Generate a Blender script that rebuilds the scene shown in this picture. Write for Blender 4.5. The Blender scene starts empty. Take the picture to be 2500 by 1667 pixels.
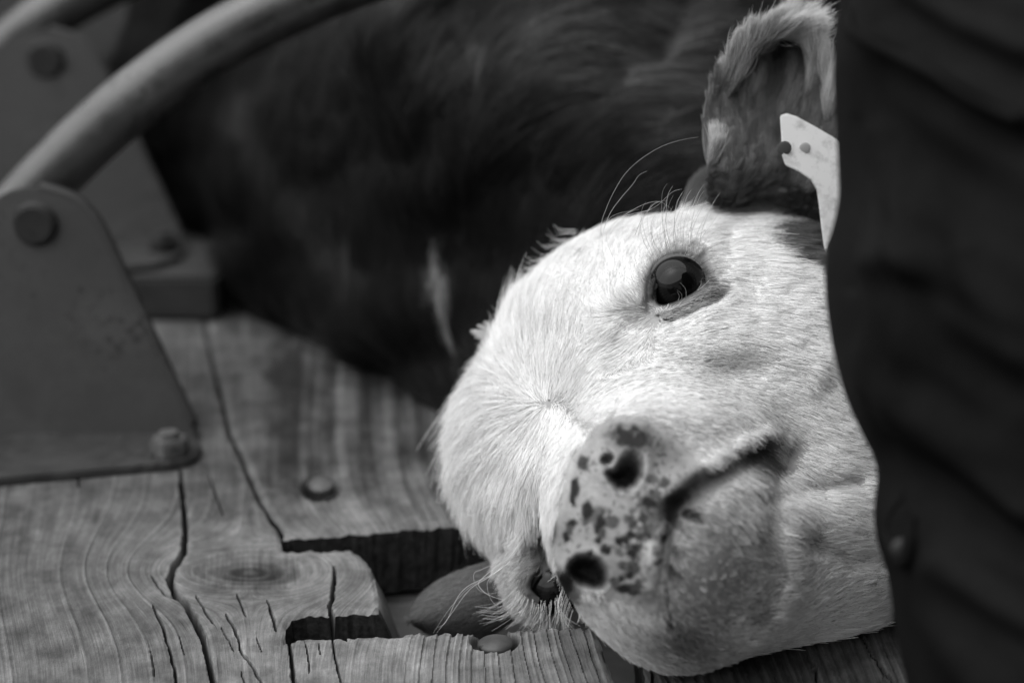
import bpy, bmesh, math, random
import numpy as np
from mathutils import Vector, Matrix, noise as mnoise

random.seed(7)
rng = np.random.default_rng(11)
R = math.radians
scene = bpy.context.scene

# ------------------------------------------------------------------ camera, sky, sun, exposure
PITCH = R(17.0)
CAM_H = 0.39
FPX = 50.0 / 36.0 * 2500.0
cam_d = bpy.data.cameras.new('camera')
cam = bpy.data.objects.new('camera', cam_d)
scene.collection.objects.link(cam)
scene.camera = cam
cam.location = (0, 0, CAM_H)
cam.rotation_euler = (math.pi / 2 - PITCH, 0, 0)
cam_d.lens = 50.0
cam_d.sensor_width = 36.0
cam_d.clip_start = 0.02
cam_d.clip_end = 3000.0
cam_d.dof.use_dof = True
cam_d.dof.focus_distance = 0.785
cam_d.dof.aperture_fstop = 3.3
cam_d.dof.aperture_blades = 0

SUN_EL, SUN_AZ = R(64), R(-115)        # high, over the viewer's left shoulder
world = bpy.data.worlds.new('World')
scene.world = world
world.use_nodes = True
wn = world.node_tree.nodes
wl = world.node_tree.links
bg = wn['Background']
sky = wn.new('ShaderNodeTexSky')
sky.sky_type = 'NISHITA'
sky.sun_disc = False
sky.sun_elevation = SUN_EL
sky.sun_rotation = SUN_AZ
sky.dust_density = 3.0
bw = wn.new('ShaderNodeRGBToBW')       # the picture is black and white
wl.new(sky.outputs[0], bw.inputs[0])
wl.new(bw.outputs[0], bg.inputs[0])
bg.inputs[1].default_value = 0.06

sun_d = bpy.data.lights.new('sun', 'SUN')
sun = bpy.data.objects.new('sun', sun_d)
scene.collection.objects.link(sun)
sun_d.energy = 1.5
sun_d.angle = R(100)
sd = Vector((math.sin(SUN_AZ) * math.cos(SUN_EL), math.cos(SUN_AZ) * math.cos(SUN_EL), math.sin(SUN_EL)))
sun.rotation_euler = sd.to_track_quat('Z', 'Y').to_euler()

scene.view_settings.view_transform = 'Standard'
scene.view_settings.look = 'None'
scene.view_settings.gamma = 1.0
scene.view_settings.exposure = 1.28
scene.view_settings.use_curve_mapping = False
scene.render.engine = 'CYCLES'
scene.cycles.use_denoising = True
scene.cycles.max_bounces = 6
scene.cycles.diffuse_bounces = 3
scene.cycles.glossy_bounces = 3
scene.cycles.transmission_bounces = 4
scene.cycles.transparent_max_bounces = 6
try:
    scene.cycles_curves.shape = 'RIBBONS'
    scene.cycles_curves.subdivisions = 2
except Exception:
    pass

# ------------------------------------------------------------------ helpers
CP, SP = math.cos(PITCH), math.sin(PITCH)

def c2w(c):
    """camera frame (right, up, toward the viewer) -> world"""
    c = np.asarray(c, float)
    x, y, z = c[..., 0], c[..., 1], c[..., 2]
    return np.stack([x, y * SP - z * CP, y * CP + z * SP + CAM_H], -1)

def w2c(w):
    w = np.asarray(w, float)
    x, y, z = w[..., 0], w[..., 1], w[..., 2] - CAM_H
    return np.stack([x, y * SP + z * CP, -y * CP + z * SP], -1)

def C(px, py, D):
    return np.stack(np.broadcast_arrays((np.asarray(px, float) - 1250) / FPX * D, -(np.asarray(py, float) - 833.5) / FPX * D, -np.asarray(D, float)), -1)

def P(px, py, D):
    return c2w(C(px, py, D))

def pix(c):
    D = -c[..., 2]
    D = np.where(D < 0.05, 0.05, D)
    return c[..., 0] / D * FPX + 1250, -c[..., 1] / D * FPX + 833.5

def ground(px, py, z=0.0):
    """the point of the level z seen at that spot of the photograph"""
    px = np.asarray(px, float); py = np.asarray(py, float)
    t = (py - 833.5) / FPX
    D = (CAM_H - z) / (t * CP + SP)
    return P(px, py, D)

def tag(o, label=None, cat=None, group=None, kind=None):
    if label: o['label'] = label
    if cat: o['category'] = cat
    if group: o['group'] = group
    if kind: o['kind'] = kind
    return o

def empty(name, loc=(0, 0, 0)):
    o = bpy.data.objects.new(name, None)
    o.location = tuple(loc)
    o.empty_display_size = 0.05
    scene.collection.objects.link(o)
    return o

def link(o, parent=None):
    scene.collection.objects.link(o)
    if parent is not None:
        o.parent = parent
        if parent.type == 'EMPTY' or True:
            pm = Matrix.Translation(parent.location)
            if parent.parent is not None:
                pm = Matrix.Translation(parent.parent.location) @ pm
            o.matrix_parent_inverse = pm.inverted()
    return o

def mesh_np(name, verts, faces, mat=None, parent=None, smooth=True, attrs=None, uvless=True):
    me = bpy.data.meshes.new(name)
    verts = np.ascontiguousarray(verts, np.float32)
    if isinstance(faces, np.ndarray):
        k = faces.shape[1]
        me.vertices.add(len(verts)); me.vertices.foreach_set('co', verts.ravel())
        me.loops.add(faces.size); me.loops.foreach_set('vertex_index', faces.ravel().astype(np.int32))
        me.polygons.add(len(faces))
        me.polygons.foreach_set('loop_start', np.arange(0, faces.size, k, dtype=np.int32))
        me.update(calc_edges=True)
    else:
        me.from_pydata(verts.tolist(), [], faces)
    if smooth:
        me.polygons.foreach_set('use_smooth', np.ones(len(me.polygons), bool))
    for an, av in (attrs or {}).items():
        a = me.attributes.new(an, 'FLOAT', 'POINT')
        a.data.foreach_set('value', np.ascontiguousarray(av, np.float32))
    me.validate()
    if mat: me.materials.append(mat)
    o = bpy.data.objects.new(name, me)
    link(o, parent)
    return o

def bm_obj(name, bm, mat, parent=None, smooth=False, autosmooth=None):
    me = bpy.data.meshes.new(name)
    bmesh.ops.recalc_face_normals(bm, faces=bm.faces)
    bm.to_mesh(me); bm.free()
    if smooth:
        for p in me.polygons: p.use_smooth = True
        if autosmooth:
            me.set_sharp_from_angle(angle=autosmooth)
    me.materials.append(mat)
    o = bpy.data.objects.new(name, me)
    link(o, parent)
    return o

def sstep(a, b, x):
    t = np.clip((x - a) / (b - a), 0, 1)
    return t * t * (3 - 2 * t)

_perm = np.random.default_rng(3).integers(0, 2**31, 4096)
def vnoise(x, y, seed=0):
    """smooth 2-D value noise, -1..1"""
    x = np.asarray(x, float); y = np.asarray(y, float)
    xi = np.floor(x).astype(np.int64); yi = np.floor(y).astype(np.int64)
    fx = x - xi; fy = y - yi
    fx = fx * fx * (3 - 2 * fx); fy = fy * fy * (3 - 2 * fy)
    def h(a, b):
        return (_perm[(a * 73 + b * 1979 + seed * 331) & 4095] % 10007) / 5003.5 - 1
    return (h(xi, yi) * (1 - fx) + h(xi + 1, yi) * fx) * (1 - fy) + (h(xi, yi + 1) * (1 - fx) + h(xi + 1, yi + 1) * fx) * fy

def fbm(x, y, seed=0, oct=4):
    s = 0; a = 1; n = 0
    for i in range(oct):
        s = s + a * vnoise(x * 2**i, y * 2**i, seed + i); n += a; a *= 0.55
    return s / n

def seg_dist(px, py, pts):
    """distance to a polyline, side-less, and the running parameter 0..1"""
    best = np.full(np.shape(px), 1e9); tt = np.zeros(np.shape(px))
    pts = np.asarray(pts, float)
    L = np.hypot(*(pts[1:] - pts[:-1]).T); cum = np.concatenate([[0], np.cumsum(L)])
    for i in range(len(pts) - 1):
        a = pts[i]; b = pts[i + 1]; d = b - a
        t = np.clip(((px - a[0]) * d[0] + (py - a[1]) * d[1]) / (d @ d), 0, 1)
        r = np.hypot(px - a[0] - t * d[0], py - a[1] - t * d[1])
        m = r < best
        best = np.where(m, r, best); tt = np.where(m, (cum[i] + t * L[i]) / cum[-1], tt)
    return best, tt

def inside_poly(px, py, poly):
    res = np.zeros(np.shape(px), bool)
    n = len(poly)
    for i in range(n):
        x1, y1 = poly[i]; x2, y2 = poly[(i + 1) % n]
        c = ((y1 > py) != (y2 > py))
        xx = (x2 - x1) * (py - y1) / ((y2 - y1) if y2 != y1 else 1e-9) + x1
        res ^= c & (px < xx)
    return res

def poly_sd(px, py, poly):
    d, _ = seg_dist(px, py, list(poly) + [poly[0]])
    return np.where(inside_poly(px, py, poly), -d, d)

# ------------------------------------------------------------------ materials
def new_mat(name, base=0.3, rough=0.6, spec=0.3, metal=0.0):
    m = bpy.data.materials.new(name); m.use_nodes = True
    b = m.node_tree.nodes['Principled BSDF']
    b.inputs['Base Color'].default_value = (base, base, base, 1)
    b.inputs['Roughness'].default_value = rough
    b.inputs['Specular IOR Level'].default_value = spec
    b.inputs['Metallic'].default_value = metal
    return m, m.node_tree.nodes, m.node_tree.links, b

def attr_node(N, name):
    a = N.new('ShaderNodeAttribute'); a.attribute_name = name
    return a.outputs['Fac']

def noise_node(N, L, scale, detail=4, rough=0.6, stretch=None, dist=0.0):
    tc = N.new('ShaderNodeTexCoord')
    mp = N.new('ShaderNodeMapping')
    if stretch: mp.inputs['Scale'].default_value = stretch
    n = N.new('ShaderNodeTexNoise')
    n.inputs['Scale'].default_value = scale; n.inputs['Detail'].default_value = detail
    n.inputs['Roughness'].default_value = rough; n.inputs['Distortion'].default_value = dist
    L.new(tc.outputs['Object'], mp.inputs[0]); L.new(mp.outputs[0], n.inputs[0])
    return n.outputs[0]

def math_node(N, L, op, a, b=None, clamp=False):
    m = N.new('ShaderNodeMath'); m.operation = op; m.use_clamp = clamp
    for i, v in enumerate((a, b)):
        if v is None: continue
        if isinstance(v, (int, float)): m.inputs[i].default_value = v
        else: L.new(v, m.inputs[i])
    return m.outputs[0]

def maprange(N, L, v, a, b, c, d):
    m = N.new('ShaderNodeMapRange')
    L.new(v, m.inputs[0])
    for i, x in zip((1, 2, 3, 4), (a, b, c, d)): m.inputs[i].default_value = x
    return m.outputs[0]

def bump(N, L, b, h, strength, dist):
    n = N.new('ShaderNodeBump'); n.inputs['Strength'].default_value = strength; n.inputs['Distance'].default_value = dist
    L.new(h, n.inputs['Height'])
    L.new(n.outputs[0], b.inputs['Normal'])
    return n

def wood_mat():
    m, N, L, b = new_mat('weathered_wood', 0.3, 0.75, 0.2)
    col = attr_node(N, 'tone')
    n1 = noise_node(N, L, 300, 6, 0.7, (1, 0.35, 1))
    n2 = noise_node(N, L, 45, 5, 0.65)
    n3 = noise_node(N, L, 1100, 3, 0.7)
    cx_n = N.new('ShaderNodeCombineXYZ'); L.new(attr_node(N, 'gu'), cx_n.inputs[0]); L.new(attr_node(N, 'gv'), cx_n.inputs[1])
    def fib(sx, sy, det):
        mp = N.new('ShaderNodeMapping'); mp.inputs['Scale'].default_value = (sx, sy, 1); L.new(cx_n.outputs[0], mp.inputs[0])
        nn_ = N.new('ShaderNodeTexNoise'); nn_.inputs['Scale'].default_value = 1.0; nn_.inputs['Detail'].default_value = det; nn_.inputs['Roughness'].default_value = 0.65
        L.new(mp.outputs[0], nn_.inputs[0]); return nn_.outputs[0]
    fa_ = fib(22, 0.9, 4); fb_n = fib(60, 2.6, 3); fc_ = fib(9, 0.5, 3)
    n1 = math_node(N, L, 'ADD', math_node(N, L, 'MULTIPLY', n1, 0.5), math_node(N, L, 'MULTIPLY', fb_n, 0.5))
    chk = maprange(N, L, fa_, 0.31, 0.335, 0.45, 1.0)
    col = math_node(N, L, 'MULTIPLY', col, math_node(N, L, 'MULTIPLY', maprange(N, L, fa_, 0.3, 0.7, 0.74, 1.28), chk))
    col = math_node(N, L, 'MULTIPLY', col, maprange(N, L, fc_, 0.35, 0.65, 0.82, 1.2))
    f1 = maprange(N, L, n1, 0.3, 0.7, 0.70, 1.3)
    f2 = maprange(N, L, n2, 0.3, 0.7, 0.58, 1.36)
    f3 = maprange(N, L, n3, 0.3, 0.7, 0.80, 1.15)
    v = math_node(N, L, 'MULTIPLY', col, f1); v = math_node(N, L, 'MULTIPLY', v, f2); v = math_node(N, L, 'MULTIPLY', v, f3)
    L.new(v, b.inputs['Base Color'])
    h = math_node(N, L, 'ADD', n1, math_node(N, L, 'MULTIPLY', n3, 0.5))
    bump(N, L, b, h, 0.8, 0.0010)
    return m
M_WOOD = wood_mat()

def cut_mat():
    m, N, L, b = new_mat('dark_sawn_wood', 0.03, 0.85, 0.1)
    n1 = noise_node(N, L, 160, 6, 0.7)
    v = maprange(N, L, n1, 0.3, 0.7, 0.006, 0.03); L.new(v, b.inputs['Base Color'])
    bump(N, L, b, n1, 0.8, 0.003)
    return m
M_CUT = cut_mat()

def metal_mat(name, base, rough, rust=0.5, metal=0.0):
    m, N, L, b = new_mat(name, base, rough, 0.4, metal)
    n1 = noise_node(N, L, 28, 6, 0.7)
    n2 = noise_node(N, L, 75, 3, 0.6)
    f = math_node(N, L, 'MULTIPLY', maprange(N, L, n1, 0.3, 0.7, 0.6, 1.4), maprange(N, L, noise_node(N, L, 7, 5, 0.7), 0.35, 0.65, 0.65, 1.3))
    n4 = noise_node(N, L, 120, 4, 0.75)
    mask = maprange(N, L, noise_node(N, L, 14, 3, 0.5), 0.48, 0.62, 0.0, 1.0)
    sp = math_node(N, L, 'SUBTRACT', 1.0, math_node(N, L, 'MULTIPLY', mask, maprange(N, L, n4, 0.53, 0.57, 0.0, 0.7)))
    chips = maprange(N, L, n2, 0.70 - 0.05 * rust, 0.74 - 0.05 * rust, 1.0, 0.35)
    v = math_node(N, L, 'MULTIPLY', math_node(N, L, 'MULTIPLY', math_node(N, L, 'MULTIPLY', f, chips), sp), base)
    L.new(v, b.inputs['Base Color'])
    L.new(maprange(N, L, n1, 0.3, 0.7, rough - 0.1, rough + 0.15), b.inputs['Roughness'])
    n3 = noise_node(N, L, 260, 4, 0.6)
    bump(N, L, b, n3, 0.25, 0.0008)
    return m
M_STEEL = metal_mat('painted_steel', 0.02, 0.65)
M_TUBE = metal_mat('worn_tube_steel', 0.044, 0.30, 0.1)
M_TUBE.node_tree.nodes['Principled BSDF'].inputs['Specular IOR Level'].default_value = 0.7
M_BOLT = metal_mat('bolt_steel', 0.075, 0.55, 0.6, 0.2)
M_BOLTD = metal_mat('dark_bolt_steel', 0.012, 0.6, 0.2)

def skin_mat():
    m, N, L, b = new_mat('calf_skin', 0.6, 0.55, 0.35)
    t = attr_node(N, 'tone')
    n1 = noise_node(N, L, 260, 5, 0.65)
    n2 = noise_node(N, L, 900, 2, 0.5)
    v = math_node(N, L, 'MULTIPLY', t, maprange(N, L, n1, 0.3, 0.7, 0.84, 1.12))
    L.new(v, b.inputs['Base Color'])
    h = math_node(N, L, 'ADD', n1, math_node(N, L, 'MULTIPLY', n2, 0.6))
    bump(N, L, b, h, 0.45, 0.0012)
    b.inputs['Subsurface Weight'].default_value = 0.0
    w = attr_node(N, 'wet')
    L.new(maprange(N, L, w, 0, 1, 0.6, 0.36), b.inputs['Roughness'])
    L.new(maprange(N, L, w, 0, 1, 0.08, 0.14), b.inputs['Specular IOR Level'])
    return m
M_SKIN = skin_mat()

def hair_mat(name, k=1.0, rough=0.5, spec=0.25):
    m, N, L, b = new_mat(name, 0.7, rough, spec)
    t = attr_node(N, 'tone')
    v = math_node(N, L, 'MULTIPLY', t, k)
    L.new(v, b.inputs['Base Color'])
    return m
M_HAIR = hair_mat('calf_hair')
M_HAIR_D = hair_mat('dark_calf_hair', 1.0, 0.6, 0.08)

# ------------------------------------------------------------------ ground and far panel
m_ground, N, L, b = new_mat('dark_earth', 0.05, 0.9, 0.1)
n1 = noise_node(N, L, 6, 8, 0.7); L.new(maprange(N, L, n1, 0.3, 0.7, 0.006, 0.022), b.inputs['Base Color']); bump(N, L, b, n1, 0.6, 0.05)
g = 400.0
go = mesh_np('ground', [(-g, -g, -0.55), (g, -g, -0.55), (g, g, -0.55), (-g, g, -0.55)], [(0, 1, 2, 3)], m_ground)
tag(go, kind='structure', label='dark trampled earth below the plank deck')

# ------------------------------------------------------------------ the plank deck
floor = empty('deck_floor', (0, 1.0, 0))
tag(floor, kind='structure', label='weathered plank deck under the calf')

KNOT = (612, 1393)
def warp_x(px, py):
    """grain coordinate: which growth line a spot of the deck lies on"""
    lean = 0.40 * sstep(1000, 1500, px) * sstep(1380, 1500, py) + 0.02
    x0 = px - lean * (py - 1600)
    back = sstep(1330, 1270, py)
    bow = -0.30 * (1290 - py) * sstep(650, 1150, px) * back + 0.00028 * (1290 - py) ** 2 * back * sstep(500, 900, px)
    x0 = x0 - bow * 1.0
    dx = (px - KNOT[0]) / 225.0; dy = (py - KNOT[1]) / 78.0
    r2 = dx * dx + dy * dy
    return x0, dx, dy, r2

EXTRA = []
def deck_fields(px, py):
    """height (m) and tone of the boards at a place, all features laid out on the deck plane"""
    x0, dx, dy, r2 = warp_x(px, py)
    infl = 1.0 / np.maximum(r2, 0.45)
    g = x0 - (px - KNOT[0]) * infl * np.exp(-np.maximum(r2 - 1, 0) / 9.0) * 0.92
    g = g + 5.0 * fbm(px / 160, py / 220, 5, 3) + 1.6 * vnoise(px / 30, py / 60, 9)
    # growth lines get closer to the right
    def lines(gv, period, ph, sharp):
        t = (gv / period + ph) % 1.0
        return np.exp(-((t - 0.5) / sharp) ** 2), t
    density = sstep(880, 1060, px)
    la, ta = lines(g + 30 * vnoise(g / 120, py * 0 + 0.5, 2), 84, 0.1, 0.055)
    lb, tb = lines(g + 7 * vnoise(g / 50, py * 0 + 0.5, 3), 33, 0.35, 0.10)
    inner = sstep(1.15, 0.75, np.sqrt(r2))
    rr = np.sqrt(r2)
    lk, tk = lines(rr * 100 + 10 * vnoise(dx * 2, dy * 2, 4), 17, 0.2, 0.22)
    front = sstep(1000, 1500, py)
    fa = la * (1 - density) + lb * density
    saw = ta * (1 - density) + tb * density
    fa = fa * np.clip(0.55 + 0.9 * vnoise(np.floor(g / 42) * 3.7, py / 260, 19), 0.05, 1.3)
    h = (0.0009 * fa + 0.0016 * (saw - 0.5) * density) * (1 - inner)
    h = h + 0.0004 * lk * inner - 0.0016 * np.exp(-(((px - 620) / 120) ** 2 + ((py - 1398) / 30) ** 2) ** 2)
    h = h + 0.0009 * fbm(px / 240, py / 160, 12, 3)
    tone = 0.26 + 0.14 * fbm(px / 48, py / 40, 21, 5) + 0.12 * fbm(px / 210, py / 130, 33, 3)
    tone = tone + (0.10 + 0.06 * density) * fa * (1 - inner) * (0.6 + 0.4 * vnoise(px / 70, py / 50, 8))
    tone = tone - 0.06 * np.exp(-((saw - 0.62) / 0.09) ** 2) * density * (1 - inner)
    tone = tone + 0.07 * lk * inner + 0.06 * np.exp(-((rr - 1.0) / 0.12) ** 2) 
    tone = tone - 0.15 * np.exp(-(((px - 625) / 105) ** 2 + ((py - 1397) / 24) ** 2) ** 1.5) 
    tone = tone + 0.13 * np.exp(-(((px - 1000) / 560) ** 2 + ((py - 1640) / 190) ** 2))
    tone = tone * (1 - 0.28 * sstep(520, 60, px) * sstep(1640, 1300, py))  # bracket's shadow over the left plank, painted into the tone
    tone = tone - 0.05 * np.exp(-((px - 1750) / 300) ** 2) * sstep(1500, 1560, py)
    # streaky dark bands behind; shade of calf and people painted in rearward
    band = fbm(g / 34, py / 900, 41, 2)
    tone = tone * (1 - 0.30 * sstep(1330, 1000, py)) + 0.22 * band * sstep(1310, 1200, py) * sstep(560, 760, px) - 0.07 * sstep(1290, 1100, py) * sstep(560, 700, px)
    global _last_g
    _last_g = g
    return h, np.clip(tone, 0.04, 0.62)

CRACKS = []
_cr = random.Random(5)
for _ in range(0):
    cx0, cy0 = _cr.uniform(330, 1000), _cr.uniform(1440, 1690)
    if _cr.random() < 0.25: cx0, cy0 = _cr.uniform(-50, 400), _cr.uniform(1250, 1690)
    ln0 = _cr.uniform(18, 60); tilt0 = _cr.uniform(0.05, 0.4)
    CRACKS.append(([(cx0, cy0), (cx0 + tilt0 * ln0 * 0.5 + _cr.uniform(-3, 3), cy0 + ln0 * 0.5), (cx0 + tilt0 * ln0, cy0 + ln0)], _cr.uniform(1.3, 2.3), 0.003))
CRACKS += [  # polyline, half width (px), depth (m)
    ([(440, 1150), (447, 1230), (452, 1300), (448, 1345), (425, 1385), (413, 1415), (425, 1445), (455, 1475), (475, 1510), (497, 1560), (507, 1610), (520, 1670), (532, 1760)], 7, 0.016),
    ([(375, 1480), (400, 1540), (418, 1600), (432, 1670), (436, 1740)], 3.0, 0.006),
    ([(553, 1500), (575, 1540), (590, 1595), (618, 1630), (645, 1680)], 2.8, 0.006),
    ([(578, 1450), (592, 1485), (600, 1505)], 2.3, 0.004),
    ([(652, 1468), (664, 1500), (672, 1538)], 3.0, 0.005),
    ([(815, 1385), (817, 1420), (806, 1480), (812, 1500), (845, 1560)], 4.5, 0.02),
    ([(704, 1560), (710, 1610), (719, 1670), (728, 1740)], 5.0, 0.012),
    ([(745, 1560), (750, 1590), (754, 1640)], 1.8, 0.004),
    ([(811, 1552), (818, 1610), (835, 1665)], 2.6, 0.006),
    ([(478, 1455), (500, 1490), (518, 1520)], 2.4, 0.004),
    ([(540, 1530), (560, 1570), (570, 1590)], 1.7, 0.003),
    ([(780, 1570), (782, 1600)], 1.5, 0.003), ([(627, 1556), (640, 1590)], 1.6, 0.003),
    ([(512, 1160), (530, 1220), (545, 1255)], 2.5, 0.004),
    ([(190, 1140), (192, 1190)], 3.0, 0.004),
    ([(438, 1550), (450, 1605)], 1.5, 0.003), ([(370, 1590), (378, 1650)], 1.5, 0.003), ([(590, 1640), (600, 1680)], 1.5, 0.003),
    ([(370, 1405), (385, 1430), (400, 1450), (440, 1465)], 2.5, 0.003),
    ([(2085, 1520), (2130, 1600), (2190, 1680)], 2.2, 0.006),
    ([(1590, 1640), (1596, 1700)], 2.0, 0.006), ([(1990, 1620), (1998, 1700)], 2.0, 0.005),
]

def make_board(name, poly, step, thick, label=None, zoff=0.0, tone_k=1.0, holes=(), round_right=None):
    """one plank: dense worn top with real ridges and cracks, sawn sides, thickness"""
    poly = [tuple(p) for p in poly]
    xs0, ys0 = zip(*poly)
    xs = np.arange(min(xs0) - step, max(xs0) + 2 * step, step)
    ys = np.arange(min(ys0) - step, max(ys0) + 2 * step, step)
    X, Y = np.meshgrid(xs, ys)
    cx = (X[:-1, :-1] + X[1:, 1:]) / 2; cy = (Y[:-1, :-1] + Y[1:, 1:]) / 2
    ins = inside_poly(cx, cy, poly)
    for hp in holes: ins &= ~inside_poly(cx, cy, hp)
    nx = len(xs)
    jj, ii = np.nonzero(ins)
    v00 = jj * nx + ii
    quads = np.stack([v00, v00 + nx, v00 + nx + 1, v00 + 1], 1)
    # boundary edges
    def edge_list():
        E = []
        pad = np.pad(ins, 1)
        up = ins & ~pad[:-2, 1:-1]; dn = ins & ~pad[2:, 1:-1]; lf = ins & ~pad[1:-1, :-2]; rt = ins & ~pad[1:-1, 2:]
        j, i = np.nonzero(up); a = j * nx + i; E.append(np.stack([a, a + 1], 1))
        j, i = np.nonzero(dn); a = (j + 1) * nx + i; E.append(np.stack([a + 1, a], 1))
        j, i = np.nonzero(lf); a = j * nx + i; E.append(np.stack([a + nx, a], 1))
        j, i = np.nonzero(rt); a = j * nx + i + 1; E.append(np.stack([a, a + nx], 1))
        return np.concatenate(E)
    E = edge_list()
    used = np.unique(quads); remap = -np.ones(X.size, int); remap[used] = np.arange(len(used))
    quads = remap[quads]; E = remap[E]
    px = X.ravel()[used].copy(); py = Y.ravel()[used].copy()
    bnd = np.unique(E)
    # pull the boundary onto the outline
    bx, by = px[bnd], py[bnd]
    best = np.full(len(bnd), 1e9); qx = bx.copy(); qy = by.copy()
    for ring in [poly] + [list(h) for h in holes]:
        n = len(ring)
        for i in range(n):
            a = np.array(ring[i], float); c = np.array(ring[(i + 1) % n], float); d = c - a
            t = np.clip(((bx - a[0]) * d[0] + (by - a[1]) * d[1]) / (d @ d), 0, 1)
            ex = a[0] + t * d[0]; ey = a[1] + t * d[1]; r = np.hypot(bx - ex, by - ey)
            m = r < best; best[m] = r[m]; qx[m] = ex[m]; qy[m] = ey[m]
    wob = 1.6
    px[bnd] = qx + wob * vnoise(qx / 11, qy / 11, 71); py[bnd] = qy + wob * vnoise(qx / 9, qy / 9, 72)
    h, tone = deck_fields(px, py)
    gu = _last_g / 100.0; gv = py / 100.0
    for pl, w, dep in CRACKS:
        x0, x1 = min(p[0] for p in pl) - 30, max(p[0] for p in pl) + 30
        y0, y1 = min(p[1] for p in pl) - 30, max(p[1] for p in pl) + 30
        m = (px > x0) & (px < x1) & (py > y0) & (py < y1)
        if not m.any(): continue
        d, t = seg_dist(px[m] + 2.5 * vnoise(py[m] / 17, px[m] / 40, 61), py[m], pl)
        ww = w * (0.55 + 0.45 * np.sin(np.clip(t, 0.02, 0.98) * math.pi) ** 0.5) * (1 + 0.25 * vnoise(py[m] / 13, px[m] * 0, 5))
        f = sstep(1.25, 0.45, d / ww)
        h[m] -= dep * f
        tone[m] *= 1 - 0.75 * f
        tone[m] += 0.05 * np.exp(-((d / ww - 2.2) / 0.8) ** 2)
    # edges worn down
    dist = poly_sd(px, py, poly)
    edge = np.exp(-(np.maximum(-dist, 0) / 7.0) ** 2)
    h -= 0.0016 * edge * (1 + 0.6 * vnoise(px / 14, py / 14, 77))
    tone += 0.06 * np.exp(-((dist + 10) / 6) ** 2)
    for (bxx, byy, rx, ry, dz) in EXTRA:
        rr = ((px - bxx) / rx) ** 2 + ((py - byy) / ry) ** 2
        h -= dz * sstep(1.25, 0.75, rr)
        tone *= 1 - 0.85 * sstep(1.25, 0.8, rr)  # shade in the bolt recesses painted into the wood
    W = ground(px, py, 0.0)
    W[:, 2] = h + zoff
    nb = len(bnd); bidx = -np.ones(len(px), int); bidx[bnd] = np.arange(nb)
    nlev = 7
    rings = []
    Wb = W[bnd]
    for k in range(1, nlev):
        L_ = Wb.copy(); f = k / (nlev - 1)
        L_[:, 2] = Wb[:, 2] * (1 - f) - thick * f + zoff * f
        L_[:, 0] += 0.0012 * vnoise(qx / 8, qy * 0 + k * 1.7, 13); L_[:, 1] += 0.0012 * vnoise(qx / 8, qy * 0 + k * 1.3, 14)
        slope_end = sstep(868, 905, qx) * sstep(1340, 1372, qy) * sstep(1502, 1490, qy) * (qx < 940)
        L_[:, 0] += 0.017 * f ** 0.8 * slope_end; L_[:, 1] -= 0.006 * f * slope_end
        rings.append(L_)
    V = np.concatenate([W] + rings)
    base = len(W)
    side = []
    for k in range(nlev - 1):
        if k == 0: a, c = E[:, 0], E[:, 1]
        else: a, c = base + (k - 1) * nb + bidx[E[:, 0]], base + (k - 1) * nb + bidx[E[:, 1]]
        a2, c2 = base + k * nb + bidx[E[:, 0]], base + k * nb + bidx[E[:, 1]]
        side.append(np.stack([a, c, c2, a2], 1))
    side = np.concatenate(side)
    F = np.concatenate([quads, side])
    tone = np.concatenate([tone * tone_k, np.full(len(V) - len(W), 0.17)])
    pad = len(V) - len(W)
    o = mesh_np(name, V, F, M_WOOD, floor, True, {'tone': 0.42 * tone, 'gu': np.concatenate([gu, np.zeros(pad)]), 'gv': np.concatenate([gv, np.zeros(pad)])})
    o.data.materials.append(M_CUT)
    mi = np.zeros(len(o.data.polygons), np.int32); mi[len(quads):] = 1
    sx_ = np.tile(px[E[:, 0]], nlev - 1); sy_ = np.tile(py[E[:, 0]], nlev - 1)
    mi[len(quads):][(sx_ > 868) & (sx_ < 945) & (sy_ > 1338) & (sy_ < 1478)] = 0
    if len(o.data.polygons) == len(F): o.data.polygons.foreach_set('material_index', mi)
    sm = np.ones(len(mi), bool); o.data.polygons.foreach_set('use_smooth', sm)
    try: o.data.set_sharp_from_angle(angle=R(50))
    except Exception: pass
    if label: tag(o, label)
    return o

# two bolts are let into the planks
EXTRA += [(1208, 1562, 58, 27, 0.006), (783, 1192, 46, 30, 0.009)]
SEAM = [(480, 560), (492, 700), (505, 830), (532, 940), (560, 1060), (590, 1120), (622, 1200), (650, 1250), (690, 1302)]
left_board = [(-420, 560)] + [(x - 4, y) for x, y in SEAM[:-1]] + [(684, 1308), (688, 1342), (720, 1345), (790, 1342), (840, 1338), (872, 1345), (895, 1370), (912, 1405), (921, 1440), (925, 1494),
              (905, 1497), (860, 1494), (800, 1500), (745, 1500), (712, 1510), (698, 1530), (696, 1562), (740, 1558), (800, 1552), (860, 1554), (920, 1550), (985, 1547), (1040, 1541), (1100, 1543),
              (1170, 1542), (1250, 1536), (1330, 1532), (1400, 1528), (1448, 1532), (1462, 1560), (1490, 1640), (1530, 1760), (1555, 1860), (-420, 1860)]
right_board = [(x + 5, y) for x, y in SEAM] + [(690, 1314), (760, 1309), (850, 1302), (920, 1297), (1000, 1288), (1080, 1284), (1160, 1282), (1300, 1280), (1700, 1278), (2600, 1270), (3000, 1270), (3000, 560)]
front_right = [(1548, 1430), (1560, 1560), (1575, 1660), (1600, 1860), (3000, 1860), (3000, 1420)]
if True:
    make_board('plank', left_board, 2.7, 0.045, 'left plank with the oval knot and the long cracks')
    make_board('plank', right_board, 5.0, 0.045, 'rear plank with ribbed grain and a sunken bolt')
    make_board('plank', front_right, 5.0, 0.045, 'dark plank under the jaw', tone_k=0.55)
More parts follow.
